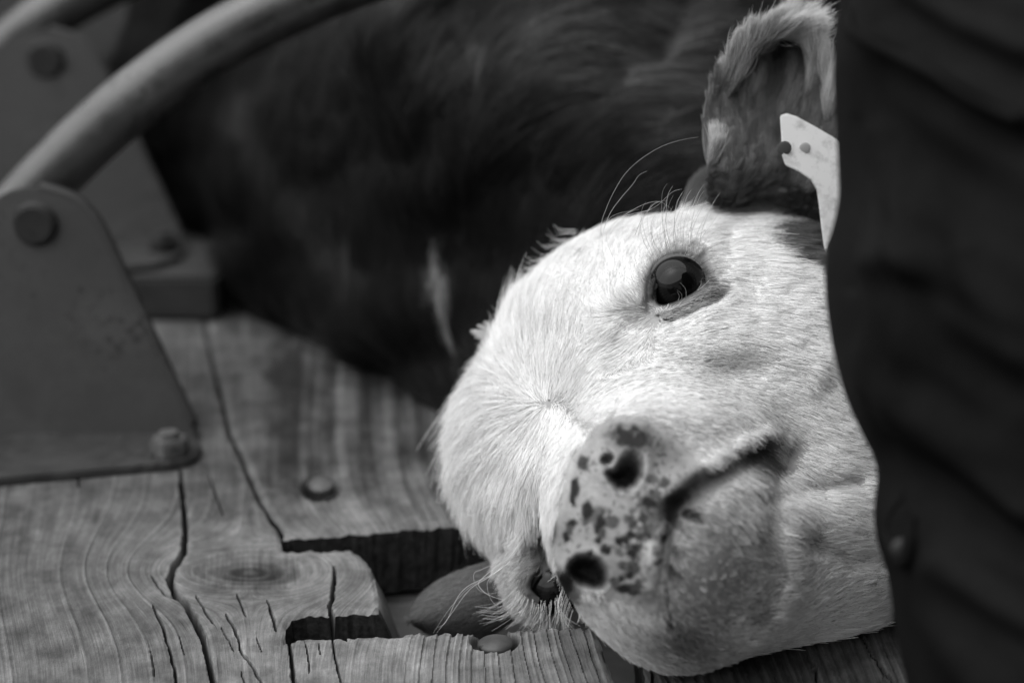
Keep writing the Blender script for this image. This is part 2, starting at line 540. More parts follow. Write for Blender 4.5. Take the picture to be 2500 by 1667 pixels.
# the joist below, seen pale through the cut-out
mj, N, L, b = new_mat('joist_wood', 0.22, 0.8, 0.1)
n1 = noise_node(N, L, 60, 5, 0.7, (0.2, 1, 1)); L.new(maprange(N, L, n1, 0.3, 0.7, 0.18, 0.34), b.inputs['Base Color'])
bm = bmesh.new(); bmesh.ops.create_cube(bm, size=1)
for v in bm.verts: v.co = Vector((v.co.x * 1.6 + 0.1, v.co.y * 0.07 + 0.895, v.co.z * 0.07 - 0.088))
bmesh.ops.bevel(bm, geom=bm.edges[:], offset=0.004, segments=2, affect='EDGES')
bm_obj('joist', bm, mj, floor)

def loft_ring(profile, n, mat, name, parent, cx, cy, cz, tilt=(0, 0), squash=1.0):
    """lathe a profile [(r, z)] about a vertical axis"""
    V = []; F = []
    k = len(profile)
    for (r, z) in profile:
        for i in range(n):
            a = 2 * math.pi * i / n
            V.append((r * math.cos(a), r * math.sin(a) * squash, z))
    for j in range(k - 1):
        for i in range(n):
            F.append((j * n + i, j * n + (i + 1) % n, (j + 1) * n + (i + 1) % n, (j + 1) * n + i))
    V = np.array(V)
    rx, ry = tilt
    Rm = np.array(Matrix.Rotation(rx, 3, 'X') @ Matrix.Rotation(ry, 3, 'Y'))
    V = V @ Rm.T + np.array([cx, cy, cz])
    return mesh_np(name, V, F, mat, parent, True)

for (bx_, by_, r_, h_, t_, lab) in ((1210, 1569, 0.0101, 0.0034, (R(-3), R(-2)), 'domed bolt head in the front strip'), (785, 1180, 0.0100, 0.003, (R(14), 0), 'sunken bolt head in the rear plank')):
    p = ground(bx_, by_, -0.001 if by_ > 1500 else -0.0035)
    prof = [(r_ * 0.9, -0.006), (r_, -0.0008), (r_ * 0.985, 0.0004), (r_ * 0.86, h_ * 0.42), (r_ * 0.62, h_ * 0.76), (r_ * 0.3, h_ * 0.95), (0.0001, h_)]
    o = loft_ring(prof, 40, M_BOLT, 'bolt', floor, p[0], p[1], p[2] - 0.0002, t_)
    tag(o, lab)

# ------------------------------------------------------------------ steel hoops and their brackets
def tube_mesh(pts, rad, n=24, caps=True):
    pts = [np.array(p, float) for p in pts]
    # resample with Catmull-Rom
    out = []
    for i in range(len(pts) - 1):
        p0 = pts[max(i - 1, 0)]; p1 = pts[i]; p2 = pts[i + 1]; p3 = pts[min(i + 2, len(pts) - 1)]
        for t in np.linspace(0, 1, 9)[:-1]:
            out.append(0.5 * ((2 * p1) + (-p0 + p2) * t + (2 * p0 - 5 * p1 + 4 * p2 - p3) * t * t + (-p0 + 3 * p1 - 3 * p2 + p3) * t ** 3))
    out.append(pts[-1]); out = np.array(out)
    T = np.gradient(out, axis=0); T /= np.linalg.norm(T, axis=1)[:, None]
    up = np.array([0, 0, 1.0]); V = []; F = []
    nrm = np.cross(T[0], up); nrm /= np.linalg.norm(nrm)
    m = len(out)
    for i in range(m):
        nrm = nrm - T[i] * (nrm @ T[i]); nrm /= np.linalg.norm(nrm)
        bn = np.cross(T[i], nrm)
        r = rad if np.isscalar(rad) else np.interp(i / (m - 1), np.linspace(0, 1, len(rad)), rad)
        for k in range(n):
            a = 2 * math.pi * k / n
            V.append(out[i] + r * (math.cos(a) * nrm + math.sin(a) * bn))
    for i in range(m - 1):
        for k in range(n):
            F.append((i * n + k, i * n + (k + 1) % n, (i + 1) * n + (k + 1) % n, (i + 1) * n + k))
    if caps:
        F.append(tuple(range(n))[::-1]); F.append(tuple((m - 1) * n + k for k in range(n)))
    return np.array(V), F

def prism(outline, D0, slope, thick):
    """steel plate: outline in photo places at its own distance, extruded away from the viewer"""
    bm = bmesh.new()
    vs = []
    for (x, y) in outline:
        vs.append(bm.verts.new(Vector(P(x, y, D0 + slope * (x - 200)))))
    f = bm.faces.new(vs)
    r = bmesh.ops.extrude_face_region(bm, geom=[f])
    n = Vector((0.1, 1, 0)).normalized()
    for g_ in r['geom']:
        if isinstance(g_, bmesh.types.BMVert): g_.co += n * thick
    bmesh.ops.recalc_face_normals(bm, faces=bm.faces)
    bmesh.ops.bevel(bm, geom=[e for e in bm.edges if e.calc_face_angle(0) > 0.6], offset=0.0018, segments=2, affect='EDGES')
    return bm

def hexnut(parent, p, r, h, name='nut', mat=None):
    bm = bmesh.new()
    bmesh.ops.create_cone(bm, cap_ends=True, segments=6, radius1=r, radius2=r, depth=h)
    bmesh.ops.bevel(bm, geom=bm.edges[:], offset=r * 0.08, segments=2, affect='EDGES')
    bmesh.ops.translate(bm, verts=bm.verts, vec=Vector(p) + Vector((0, 0, h / 2)))
    bmesh.ops.create_cone(bm, cap_ends=True, segments=28, radius1=r * 0.55, radius2=r * 0.45, depth=h * 0.5, matrix=Matrix.Translation(Vector(p) + Vector((0, 0, h * 1.15))))
    return bm_obj(name, bm, mat or M_BOLT, parent)

def bracket(scale_px, ox, oy, D, loc_label, group, tube_pts, tube_r, base_z, foot_front):
    t = empty('hoop_bracket', P(ox + 200 * scale_px, oy + 1080 * scale_px, D))
    tag(t, loc_label, 'bracket', group)
    q = lambda pts: [(ox + x * scale_px, oy + y * scale_px) for x, y in pts]
    outline = q([(-330, 1085), (-330, 620), (-150, 560), (-20, 490), (20, 468), (60, 460), (105, 462), (150, 474), (190, 492), (218, 520), (245, 560), (275, 620), (312, 700), (352, 790), (400, 890), (452, 1000), (478, 1050), (478, 1085)])
    bm_obj('plate', prism(outline, D, 0.0, 0.008 * scale_px), M_STEEL, t)
    # rolled stiffening rim along the slanted edge
    rim = q([(100, 461), (150, 474), (190, 492), (218, 520), (245, 560), (312, 700), (400, 890), (470, 1040)])
    V, F = tube_mesh([P(x, y, D + 0.006) for x, y in rim], 0.0055 * scale_px, 14)
    mesh_np('rim', V, F, M_STEEL, t)
    # pivot bolt head
    c = P(ox + 85 * scale_px, oy + 548 * scale_px, D - 0.004)
    bm = bmesh.new()
    bmesh.ops.create_cone(bm, cap_ends=True, segments=40, radius1=0.0175 * scale_px * D / 1.08, radius2=0.015 * scale_px * D / 1.08, depth=0.009,
                          matrix=Matrix.Translation(Vector(c)) @ Matrix.Rotation(R(90), 4, 'X'))
    bmesh.ops.bevel(bm, geom=[e for e in bm.edges if e.calc_face_angle(0) > 0.6], offset=0.0016, segments=3, affect='EDGES')
    bm_obj('bolt', bm, M_BOLTD, t, True, R(35))
    # foot flange lying on the deck
    pts = foot_front
    bm = bmesh.new()
    top = [bm.verts.new(Vector(ground(x, y, base_z + 0.006))) for x, y in pts]
    f = bm.faces.new(top)
    r = bmesh.ops.extrude_face_region(bm, geom=[f])
    for g_ in r['geom']:
        if isinstance(g_, bmesh.types.BMVert): g_.co.z -= 0.006
    bmesh.ops.recalc_face_normals(bm, faces=bm.faces)
    bmesh.ops.bevel(bm, geom=[e for e in bm.edges if e.calc_face_angle(0) > 0.6], offset=0.0018, segments=2, affect='EDGES')
    bm_obj('flange', bm, M_STEEL, t, True, R(40))
    V, F = tube_mesh(tube_pts, tube_r, 40)
    mesh_np('hoop_tube', V, F, M_TUBE, t)
    return t

GB = 'steel hoop brackets bolted along the deck'
near_tube = [P(-60, 640, 1.13), P(60, 500, 1.125), P(130, 425, 1.12), P(235, 322, 1.115), P(360, 218, 1.11), P(500, 120, 1.11), P(640, 42, 1.11), P(800, -30, 1.11), P(980, -90, 1.12), P(1300, -170, 1.13)]
nb_ = bracket(1.0, 0, 0, 1.085, 'nearer dark steel bracket carrying the thick curved tube, front left of the deck', GB, near_tube, 0.0235, 0.0,
        [(-500, 1120), (380, 1018), (440, 1030), (480, 1060), (494, 1090), (480, 1112), (440, 1128), (300, 1142), (-500, 1210)])
p = ground(415, 1105, 0.006); hexnut(nb_, p, 0.0148, 0.012)
far_tube = [P(-150, 260, 1.56), P(-60, 190, 1.55), P(20, 120, 1.55), P(100, 55, 1.54), P(200, -10, 1.54), P(340, -75, 1.54), P(560, -140, 1.55)]
fb_ = bracket(0.85, 38, -318, 1.5, 'farther dark steel bracket half hidden behind the thick curved tube', GB, far_tube, 0.027, 0.045,
        [(-400, 640), (350, 575), (430, 580), (455, 600), (440, 625), (380, 645), (300, 655), (-400, 690)])
p = ground(402, 612, 0.051); hexnut(fb_, p, 0.016, 0.014, mat=M_BOLTD)
# raised timber under the far bracket, coloured dark for the shadow there
bm = bmesh.new(); bmesh.ops.create_cube(bm, size=1)
pc = ground(120, 640, 0.045)
for v in bm.verts: v.co = Vector((v.co.x * 0.62 + pc[0] - 0.13, v.co.y * 0.16 + pc[1] + 0.02, v.co.z * 0.044 + 0.0225))
bmesh.ops.bevel(bm, geom=bm.edges[:], offset=0.004, segments=2, affect='EDGES')
m_bat, N, L, b = new_mat('shadow_dark_batten', 0.1, 0.8, 0.1)
n1 = noise_node(N, L, 60, 5, 0.7, (0.2, 1, 1)); L.new(maprange(N, L, n1, 0.3, 0.7, 0.018, 0.05), b.inputs['Base Color'])
bm_obj('batten', bm, m_bat, floor)

# ------------------------------------------------------------------ the calf: distance fields
def ell(c, px, py, D, r, rot=None):
    o = C(px, py, D)
    q = c - o
    if rot is not None: q = q @ rot
    r = np.array(r, float)
    k0 = np.linalg.norm(q / r, axis=-1); k1 = np.linalg.norm(q / (r * r), axis=-1)
    return k0 * (k0 - 1) / np.maximum(k1, 1e-9)

def cap(c, a, b_, ra, rb):
    a = C(*a); b_ = C(*b_); d = b_ - a
    t = np.clip(((c - a) @ d) / (d @ d), 0, 1)
    return np.linalg.norm(c - a - t[..., None] * d, axis=-1) - (ra * (1 - t) + rb * t)

def smin(a, b_, k):
    h = np.clip(0.5 + 0.5 * (b_ - a) / k, 0, 1)
    return b_ * (1 - h) + a * h - k * h * (1 - h)

def rotz(a):
    a = R(a); return np.array([[math.cos(a), -math.sin(a), 0], [math.sin(a), math.cos(a), 0], [0, 0, 1]])

def head_sdf(c):
    d = ell(c, 1560, 1020, 0.93, (0.102, 0.106, 0.125))                     # cranium and brow
    d = smin(d, ell(c, 1480, 790, 0.93, (0.046, 0.048, 0.09), rotz(-25)), 0.03)
    d = smin(d, ell(c, 1275, 1085, 0.94, (0.034, 0.050, 0.07)), 0.03)
    d = smin(d, ell(c, 1400, 1160, 0.905, (0.056, 0.078, 0.10)), 0.04)       # lower brow
    d = smin(d, ell(c, 1790, 880, 0.91, (0.115, 0.092, 0.115)), 0.05)        # upper cheek
    d = smin(d, ell(c, 1960, 1150, 0.86, (0.072, 0.10, 0.09)), 0.05)         # jaw angle
    d = smin(d, ell(c, 1890, 1330, 0.83, (0.082, 0.055, 0.075), rotz(10)), 0.04)  # lower jaw
    d = smin(d, cap(c, (1640, 980, 0.86), (1590, 1180, 0.76), 0.075, 0.056), 0.03)  # bridge of the nose
    d = smin(d, ell(c, 1512, 1235, 0.715, (0.034, 0.050, 0.035), rotz(-14)), 0.022)     # nose end
    d = smin(d, ell(c, 1590, 1300, 0.735, (0.042, 0.058, 0.055), rotz(-10)), 0.02)    # upper lip
    d = smin(d, ell(c, 1740, 1370, 0.76, (0.047, 0.048, 0.06), rotz(15)), 0.045)     # chin
    d = smin(d, ell(c, 1325, 1402, 0.872, (0.026, 0.027, 0.036)), 0.02)
    d = smin(d, ell(c, 1800, 495, 0.925, (0.034, 0.026, 0.03)), 0.02)
    d = smin(d, ell(c, 1640, 1490, 0.765, (0.026, 0.026, 0.035)), 0.025)     # lip hanging to the wood
    return d

def ico(sub):
    bm = bmesh.new(); bmesh.ops.create_icosphere(bm, subdivisions=sub, radius=1.0)
    v = np.array([tuple(x.co) for x in bm.verts]); f = np.array([[x.index for x in p.verts] for p in bm.faces]); bm.free()
    return v, f

def trace(sdf, center, dirs, rmax, it=34):
    """from outside toward the centre: the outermost surface in every direction"""
    t = np.full(len(dirs), rmax)
    for _ in range(it):
        d = sdf(center + dirs * t[:, None])
        t = np.maximum(t - d * 0.85, 0.002)
    return t

def vnormals(V, F):
    a, b_, c_ = V[F[:, 0]], V[F[:, 1]], V[F[:, 2]]
    fn = np.cross(b_ - a, c_ - a)
    n = np.zeros_like(V)
    for k in range(3):
        for ax in range(3): n[:, ax] += np.bincount(F[:, k], fn[:, ax], len(V))
    return n / np.maximum(np.linalg.norm(n, axis=1)[:, None], 1e-12)

FAST_HEAD = 8
hd, hf = ico(FAST_HEAD)
dirs = hd.copy(); dirs[:, 2] += 0.42; dirs /= np.linalg.norm(dirs, axis=1)[:, None]
HC = C(1620, 1130, 0.87)
tt_ = trace(head_sdf, HC, dirs, 0.32)
HV = HC + dirs * tt_[:, None]

EYE_U = [(1601, 736), (1601, 714), (1606, 697), (1617, 681), (1634, 669), (1655, 663), (1675, 665), (1692, 673), (1704, 684), (1709, 694), (1704, 707), (1690, 718), (1668, 730), (1646, 740), (1622, 747), (1607, 745)]
LID_U = [(1594, 730), (1596, 700), (1603, 680), (1613, 665), (1631, 651), (1655, 643), (1676, 646), (1695, 657), (1710, 671), (1718, 686)]
EYE_L = [(1297, 1438), (1299, 1418), (1308, 1403), (1322, 1396), (1345, 1398), (1372, 1405), (1398, 1415), (1400, 1440), (1385, 1458), (1360, 1464), (1335, 1461), (1312, 1453)]

def sculpt(c):
    """push the traced surface toward (+) or away (-) from the viewer where the head has its features"""
    x, y = pix(c)
    near = sstep(-0.965, -0.90, c[:, 2])
    dz = np.zeros(len(c))
    G = lambda cx, cy, rx, ry, a=0.0: np.exp(-((((x - cx) * math.cos(R(a)) + (y - cy) * math.sin(R(a))) / rx) ** 2 + ((-(x - cx) * math.sin(R(a)) + (y - cy) * math.cos(R(a))) / ry) ** 2))
    SL = lambda pts, w: np.exp(-(seg_dist(x, y, pts)[0] / w) ** 2)
    # upper eye: orbital rim, lid rolls, inner corner pit
    dz += 0.012 * G(1640, 680, 95, 80, -20)
    dz += 0.0045 * np.exp(-((seg_dist(x, y, [(1562, 735), (1562, 680), (1585, 640), (1625, 612), (1665, 603), (1695, 618)])[0]) / 13) ** 2)
    dz -= 0.0035 * np.exp(-((seg_dist(x, y, [(1585, 760), (1580, 700), (1592, 665), (1618, 638), (1650, 625), (1685, 628), (1700, 648)])[0]) / 7) ** 2)
    lu = seg_dist(x, y, LID_U)[0]
    dz -= 0.0030 * np.exp(-(lu / 5.0) ** 2)
    dz += 0.0022 * np.exp(-((seg_dist(x, y, [(1590, 715), (1592, 680), (1606, 655), (1630, 632), (1658, 624), (1688, 632), (1708, 652)])[0]) / 9) ** 2)
    dz += 0.0040 * np.exp(-((seg_dist(x, y, [(1610, 760), (1660, 748), (1710, 720), (1745, 710)])[0]) / 12) ** 2)
    dz -= 0.0035 * np.exp(-((seg_dist(x, y, [(1630, 790), (1690, 765), (1740, 738), (1765, 712)])[0]) / 10) ** 2)
    dz -= 0.012 * G(1555, 805, 62, 48, -35)
    dz -= 0.004 * G(1520, 870, 50, 40)
    dz += 0.006 * G(1640, 840, 110, 30, 10)
    dz -= 0.0012 * G(1775, 900, 85, 40, -12)
    dz += 0.002 * G(1800, 850, 90, 35, -5)
    SL = lambda pts, w: np.exp(-(seg_dist(x, y, pts)[0] / w) ** 2)
    dz += 0.0055 * SL([(1530, 720), (1550, 640), (1610, 575), (1720, 570)], 34)
    dz -= 0.006 * G(1470, 660, 70, 60, 0)
    dz += 0.0060 * SL([(1720, 790), (1850, 815), (1980, 900)], 46)
    dz -= 0.0055 * G(1805, 912, 90, 36, 0)
    dz -= 0.0040 * G(1840, 700, 60, 40, 20)
    dz += 0.0060 * SL([(1560, 985), (1700, 1000), (1830, 1020)], 46)
    dz += 0.0070 * G(1740, 1350, 110, 130, 0)
    dz -= 0.0070 * SL([(1925, 1120), (1895, 1220), (1885, 1320), (1905, 1420), (1870, 1510)], 34)
    dz -= 0.0055 * SL([(1920, 1150), (2010, 1190), (2090, 1180)], 24)
    dz -= 0.0035 * SL([(1990, 1330), (2080, 1370), (2150, 1370)], 22)
    dz += 0.0045 * SL([(1240, 870), (1290, 820), (1330, 740)], 40)
    # brow and forehead
    dz -= 0.004 * G(1345, 1000, 90, 60, 0)
    dz += 0.006 * G(1400, 760, 120, 90, 0)
    # lower eye
    dz += 0.010 * G(1330, 1430, 90, 75)
    dz += 0.004 * np.exp(-((seg_dist(x, y, [(1290, 1470), (1278, 1425), (1290, 1395), (1325, 1378), (1380, 1385)])[0]) / 11) ** 2)
    dz -= 0.010 * G(1300, 1330, 70, 35, -10)
    muz = sstep(-0.80, -0.765, c[:, 2])
    rear = sstep(-0.745, -0.775, c[:, 2])
    gd, gt_ = seg_dist(x, y, [(1500, 1000), (1440, 1045), (1385, 1120), (1350, 1200), (1328, 1290), (1335, 1370), (1370, 1450), (1430, 1530)])
    dz -= 0.020 * np.exp(-(gd / 26) ** 2) * rear * sstep(0, 0.22, gt_)
    # mouth line
    mouth = [(1905, 1085), (1850, 1110), (1780, 1150), (1710, 1190), (1662, 1235), (1636, 1290), (1624, 1350), (1616, 1420), (1622, 1480), (1634, 1530)]
    md, mt = seg_dist(x, y, mouth)
    dz -= (0.003 + 0.004 * sstep(1330, 1230, y)) * (0.35 + 0.65 * sstep(0.0, 0.22, mt)) * np.exp(-(md / (10 + 24 * sstep(1330, 1200, y))) ** 2) * sstep(-0.86, -0.80, c[:, 2])
    dz += 0.005 * np.exp(-((seg_dist(x, y, [(1860, 1060), (1780, 1105), (1700, 1150), (1640, 1200)])[0]) / 28) ** 2)
    # upper lip swelling beside the mouth, ridge above
    dz += 0.004 * np.exp(-((seg_dist(x, y, [(1600, 1290), (1580, 1350), (1575, 1430)])[0]) / 30) ** 2) * muz
    dz -= 0.006 * G(1855, 1105, 34, 30, 0)
    dz += 0.004 * SL([(1800, 1075), (1870, 1048), (1915, 1075), (1915, 1130)], 18)
    # nostril rims and pits
    dz += 0.0022 * np.exp(-((np.hypot((x - 1518) / 1.0, (y - 1105) / 1.25) - 62) / 18) ** 2) * sstep(-0.85, -0.78, c[:, 2])
    dz += 0.0018 * np.exp(-((np.hypot((x - 1425) / 1.0, (y - 1400) / 0.9) - 58) / 16) ** 2) * muz
    # cheeks
    dz -= 0.006 * G(1930, 1130, 70, 50, 10)
    dz -= 0.005 * G(1960, 1200, 90, 24, -8)
    dz += 0.004 * G(2030, 1270, 110, 50, 5)
    dz += 0.0016 * fbm(x / 60, y / 40, 91, 3) * (1 - muz)
    dz *= near
    return dz, x, y

NOS_U = [(1496, 1142), (1508, 1116), (1524, 1098), (1548, 1092), (1568, 1104), (1576, 1132), (1572, 1162), (1554, 1190), (1528, 1203), (1503, 1198), (1484, 1178), (1474, 1156), (1480, 1146)]
NOS_F = [(1464, 1118), (1478, 1106), (1496, 1106), (1504, 1118), (1494, 1136), (1476, 1140), (1464, 1132)]
NOS_L = [(1376, 1385), (1388, 1368), (1408, 1352), (1440, 1350), (1468, 1362), (1486, 1388), (1490, 1420), (1476, 1442), (1448, 1444), (1412, 1430), (1386, 1410)]
dz, hx, hy = sculpt(HV)
HV[:, 2] += dz
hx, hy = pix(HV)
front_w = sstep(-0.90, -0.86, HV[:, 2])
def pit(poly, depth, soft):
    sd = poly_sd(hx, hy, poly)
    return depth * sstep(soft * 0.15, -soft, sd)
D_eyeU = pit(EYE_U, 0.020, 9) * front_w
D_eyeL = pit(EYE_L, 0.020, 9) * front_w
nU = pit(NOS_U, 1.0, 32) * (0.007 + 0.026 * sstep(1110, 1185, hy)); nL = pit(NOS_L, 0.024, 36) + pit(NOS_F, 0.009, 12)
fm = sstep(-0.83, -0.80, HV[:, 2])
depth_push = D_eyeU + D_eyeL + nU * fm + nL * fm
# along the line of sight of the sculptor, keep place
scale_ = (-HV[:, 2] + depth_push) / (-HV[:, 2])
HV[:, 0] *= scale_; HV[:, 1] *= scale_; HV[:, 2] *= scale_
# rest on the wood: flatten whatever would sink in
HW = c2w(HV)
gx, gy = hx, hy
over_hole = (HW[:, 0] < 0.055)
floor_z = np.where(over_hole, -0.035, 0.0015)
low = HW[:, 2] < floor_z
HW[:, 2] = np.where(low, floor_z + 0.02 * (HW[:, 2] - floor_z) , HW[:, 2])
HN = vnormals(HW, hf)

# tone of the hide: base white, dark patches, spotted nose, painted shade
def gauss(x, y, cx, cy, rx, ry, a=0.0):
    ca, sa = math.cos(R(a)), math.sin(R(a))
    u = (x - cx) * ca + (y - cy) * sa; v = -(x - cx) * sa + (y - cy) * ca
    return np.exp(-((u / rx) ** 2 + (v / ry) ** 2))

SPOTS = [(1435, 1245, 12, 22), (1450, 1262, 20, 12), (1463, 1250, 14, 16), (1466, 1275, 12, 18), (1468, 1300, 9, 18), (1460, 1290, 8, 8), (1432, 1272, 8, 8), (1495, 1272, 15, 12), (1488, 1246, 6, 6),
         (1538, 1268, 12, 12), (1545, 1280, 10, 9), (1543, 1246, 7, 6), (1459, 1320, 9, 9), (1479, 1341, 13, 12), (1510, 1322, 9, 9), (1512, 1346, 9, 8), (1527, 1318, 8, 12), (1533, 1332, 8, 8),
         (1552, 1336, 12, 10), (1540, 1352, 12, 8), (1550, 1360, 13, 9), (1524, 1380, 13, 11), (1548, 1390, 18, 13), (1540, 1402, 10, 8), (1520, 1320, 6, 6), (1540, 1305, 9, 9), (1560, 1310, 10, 10),
         (1568, 1300, 14, 16), (1585, 1290, 16, 14), (1578, 1310, 22, 10), (1600, 1265, 20, 16), (1580, 1245, 20, 22), (1578, 1225, 14, 12), (1600, 1205, 14, 12), (1592, 1168, 16, 10), (1622, 1178, 13, 11),
         (1625, 1240, 24, 20), (1645, 1225, 22, 18), (1660, 1210, 24, 14), (1640, 1260, 16, 18), (1683, 1254, 17, 13), (1630, 1296, 8, 10), (1620, 1314, 10, 9), (1607, 1372, 8, 9), (1424, 1130, 12, 16),
         (1405, 1190, 10, 22), (1398, 1215, 8, 16), (1398, 1275, 8, 8), (1390, 1290, 7, 14), (1380, 1310, 8, 14), (1522, 1435, 16, 11), (1545, 1440, 16, 14), (1560, 1430, 10, 16), (1500, 1420, 10, 12), (1515, 1410, 8, 7),
         (1650, 1345, 7, 14), (1640, 1400, 8, 18), (1605, 1275, 10, 9), (1595, 1228, 10, 10), (1570, 1265, 12, 10), (1440, 1348, 6, 6), (1415, 1330, 5, 5), (1655, 1280, 10, 12)]
def head_tone(x, y, z):
    t = np.full(len(x), 0.72)
    muz = sstep(-0.80, -0.76, z)
    nose_poly = [(1450, 1040), (1500, 1018), (1570, 1018), (1620, 1045), (1680, 1110), (1730, 1160), (1665, 1230), (1640, 1330), (1630, 1450), (1600, 1500), (1540, 1470), (1450, 1440), (1390, 1430), (1358, 1370), (1348, 1300), (1372, 1200), (1395, 1110)]
    ns = poly_sd(x, y, nose_poly)
    bare = sstep(10, -22, ns) * muz
    t = t * (1 - bare) + bare * (0.30 + 0.04 * fbm(x / 22, y / 22, 55, 3))
    jx = x + 4 * vnoise(x / 14, y / 14, 31); jy = y + 4 * vnoise(x / 14, y / 14, 32)
    sp = np.zeros(len(x))
    for (sx, sy, rx, ry) in SPOTS:
        d = ((jx - sx) / (rx * 1.15)) ** 2 + ((jy - sy) / (ry * 1.15)) ** 2
        sp = np.maximum(sp, sstep(1.6, 0.55, d) * (0.82 + 0.18 * math.sin(sx * 7.3)))
    fr = sstep(0.50, 0.72, vnoise(x / 7.5, y / 7.5, 97) + 0.25 * vnoise(x / 60, y / 60, 98) + 0.25 * gauss(x, y, 1580, 1280, 90, 130)) * bare
    t = t * (1 - 0.55 * fr)
    t = t * (1 - 0.975 * sp * muz)
    # dark skin over the upper nostril; mouth fold and corner carry painted shade
    dk = np.maximum(1.5 * gauss(x, y, 1538, 1068, 58, 34, 10), 0.6 * gauss(x, y, 1612, 1095, 50, 40, 25))
    dk = dk * (0.75 + 0.5 * fbm(x / 18, y / 18, 44, 3))
    t = t * (1 - 0.93 * np.clip(1.3 * dk, 0, 1) * sstep(-0.89, -0.86, z))
    md, mt = seg_dist(x, y, [(1880, 1080), (1850, 1100), (1770, 1145), (1700, 1190), (1650, 1235)])
    t = t * (1 - (0.45 + 0.22 * sstep(1830, 1680, x)) * np.exp(-(md / (26 + 22 * sstep(0.35, 0.0, mt) + 14 * sstep(0.7, 1, mt) + 12 * vnoise(x / 26, y / 26, 3))) ** 2) * sstep(-0.88, -0.82, z))
    cn = gauss(x + 8 * vnoise(x / 17, y / 17, 51), y + 8 * vnoise(x / 17, y / 17, 52), 1852, 1108, 50, 46, 20)
    t = t * (1 - 0.82 * sstep(0.15, 0.8, cn))  # pouch shadow at the mouth corner, painted in
    t = t * (1 - 0.4 * sstep(0.25, 0.6, vnoise(x / 11, y / 8, 88)) * gauss(x, y, 1770, 1290, 110, 120, 0))
    md, mt = seg_dist(x, y, [(1650, 1235), (1640, 1300), (1632, 1360), (1626, 1430), (1640, 1530)])
    t = t * (1 - 0.8 * np.exp(-(md / 9) ** 2) * muz)
    # inside of nostrils
    for pl in (NOS_U, NOS_L, NOS_F):
        sd = poly_sd(x, y, pl)
        t = t * (1 - (0.55 + 0.33 * sstep(1090, 1170, y)) * sstep(9, -20, sd) * muz)
    # wet pale lip
    lip = np.maximum(gauss(x, y, 1590, 1350, 16, 34, 0), np.maximum(gauss(x, y, 1603, 1440, 26, 40, 0), gauss(x, y, 1600, 1495, 24, 26, 0)))
    lip = lip * sstep(-0.35, 0.25, fbm(x / 13, y / 13, 58, 3)) * muz
    t = t * (1 - lip) + 0.62 * lip
    # eyelids and the bare rim round the eyes
    for pl in (EYE_U, EYE_L):
        sd = poly_sd(x, y, pl)
        t = t * (1 - 0.62 * sstep(13, 1, sd))
        t = t * (1 - 0.85 * sstep(2, -3, sd))
        t = t * (1 - 0.55 * sstep(32, 16, sd) * (sstep(735, 690, y) if pl is EYE_U else 1.0))
    t = t * (1 - 0.80 * np.exp(-(seg_dist(x, y, LID_U)[0] / 5.5) ** 2))  # lid crease shade drawn as a dark line
    lid = np.exp(-((seg_dist(x, y, [(1590, 722), (1594, 682), (1610, 648), (1640, 624), (1676, 619), (1704, 638), (1720, 666)])[0]) / 20) ** 2)
    t = t * (1 - 0.72 * lid)
    lid = np.exp(-((seg_dist(x, y, [(1650, 752), (1700, 728), (1740, 712)])[0]) / 14) ** 2)
    t = t * (1 - 0.5 * lid)
    t = t * (1 - 0.45 * np.exp(-((seg_dist(x, y, [(1722, 690), (1745, 705), (1720, 722)])[0]) / 14) ** 2))
    # brown patches by the ear
    pn = fbm(x / 50, y / 16, 66, 3)
    patch = np.maximum(1.4 * gauss(x, y, 1945, 590, 125, 44, 28), 1.2 * gauss(x, y, 2020, 640, 80, 44, 40))
    patch = np.maximum(patch, 1.15 * gauss(x, y, 1765, 462, 200, 78, 8))
    patch = np.maximum(patch, gauss(x, y, 1960, 500, 100, 20, 5))
    patch = sstep(0.42, 0.62, patch + 0.22 * pn) * (y < 760)
    t = t * (1 - patch) + 0.085 * patch
    # dirt specks
    for (sx, sy, rx, ry, a) in ((1394, 641, 11, 5, -45), (1353, 664, 5, 4, 0), (1620, 783, 16, 7, -25), (1605, 770, 7, 4, 0), (1341, 977, 4, 4, 0), (1400, 700, 2, 2, 0)):
        t = t * (1 - 0.85 * sstep(0.45, 0.62, gauss(x, y, sx, sy, rx, ry, a) + 0.2 * vnoise(x / 5, y / 5, 17)))
    t = t * (1 - 0.18 * gauss(x, y, 1520, 850, 55, 50))  # shading of brow fold and inner eye corner, painted in
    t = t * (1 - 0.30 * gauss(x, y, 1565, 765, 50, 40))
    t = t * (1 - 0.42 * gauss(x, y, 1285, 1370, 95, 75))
    # thin-haired greyer chin, with part of its shade painted in
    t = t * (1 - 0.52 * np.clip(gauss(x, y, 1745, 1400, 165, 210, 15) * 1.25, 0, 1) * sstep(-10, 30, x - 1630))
    t = t * (1 - 0.72 * gauss(x, y, 1650, 1565, 120, 65, 10))  # deep shadow under jaw and lip, painted into the coat
    return np.clip(t, 0.02, 0.8), bare
ht, hbare = head_tone(hx, hy, HV[:, 2])

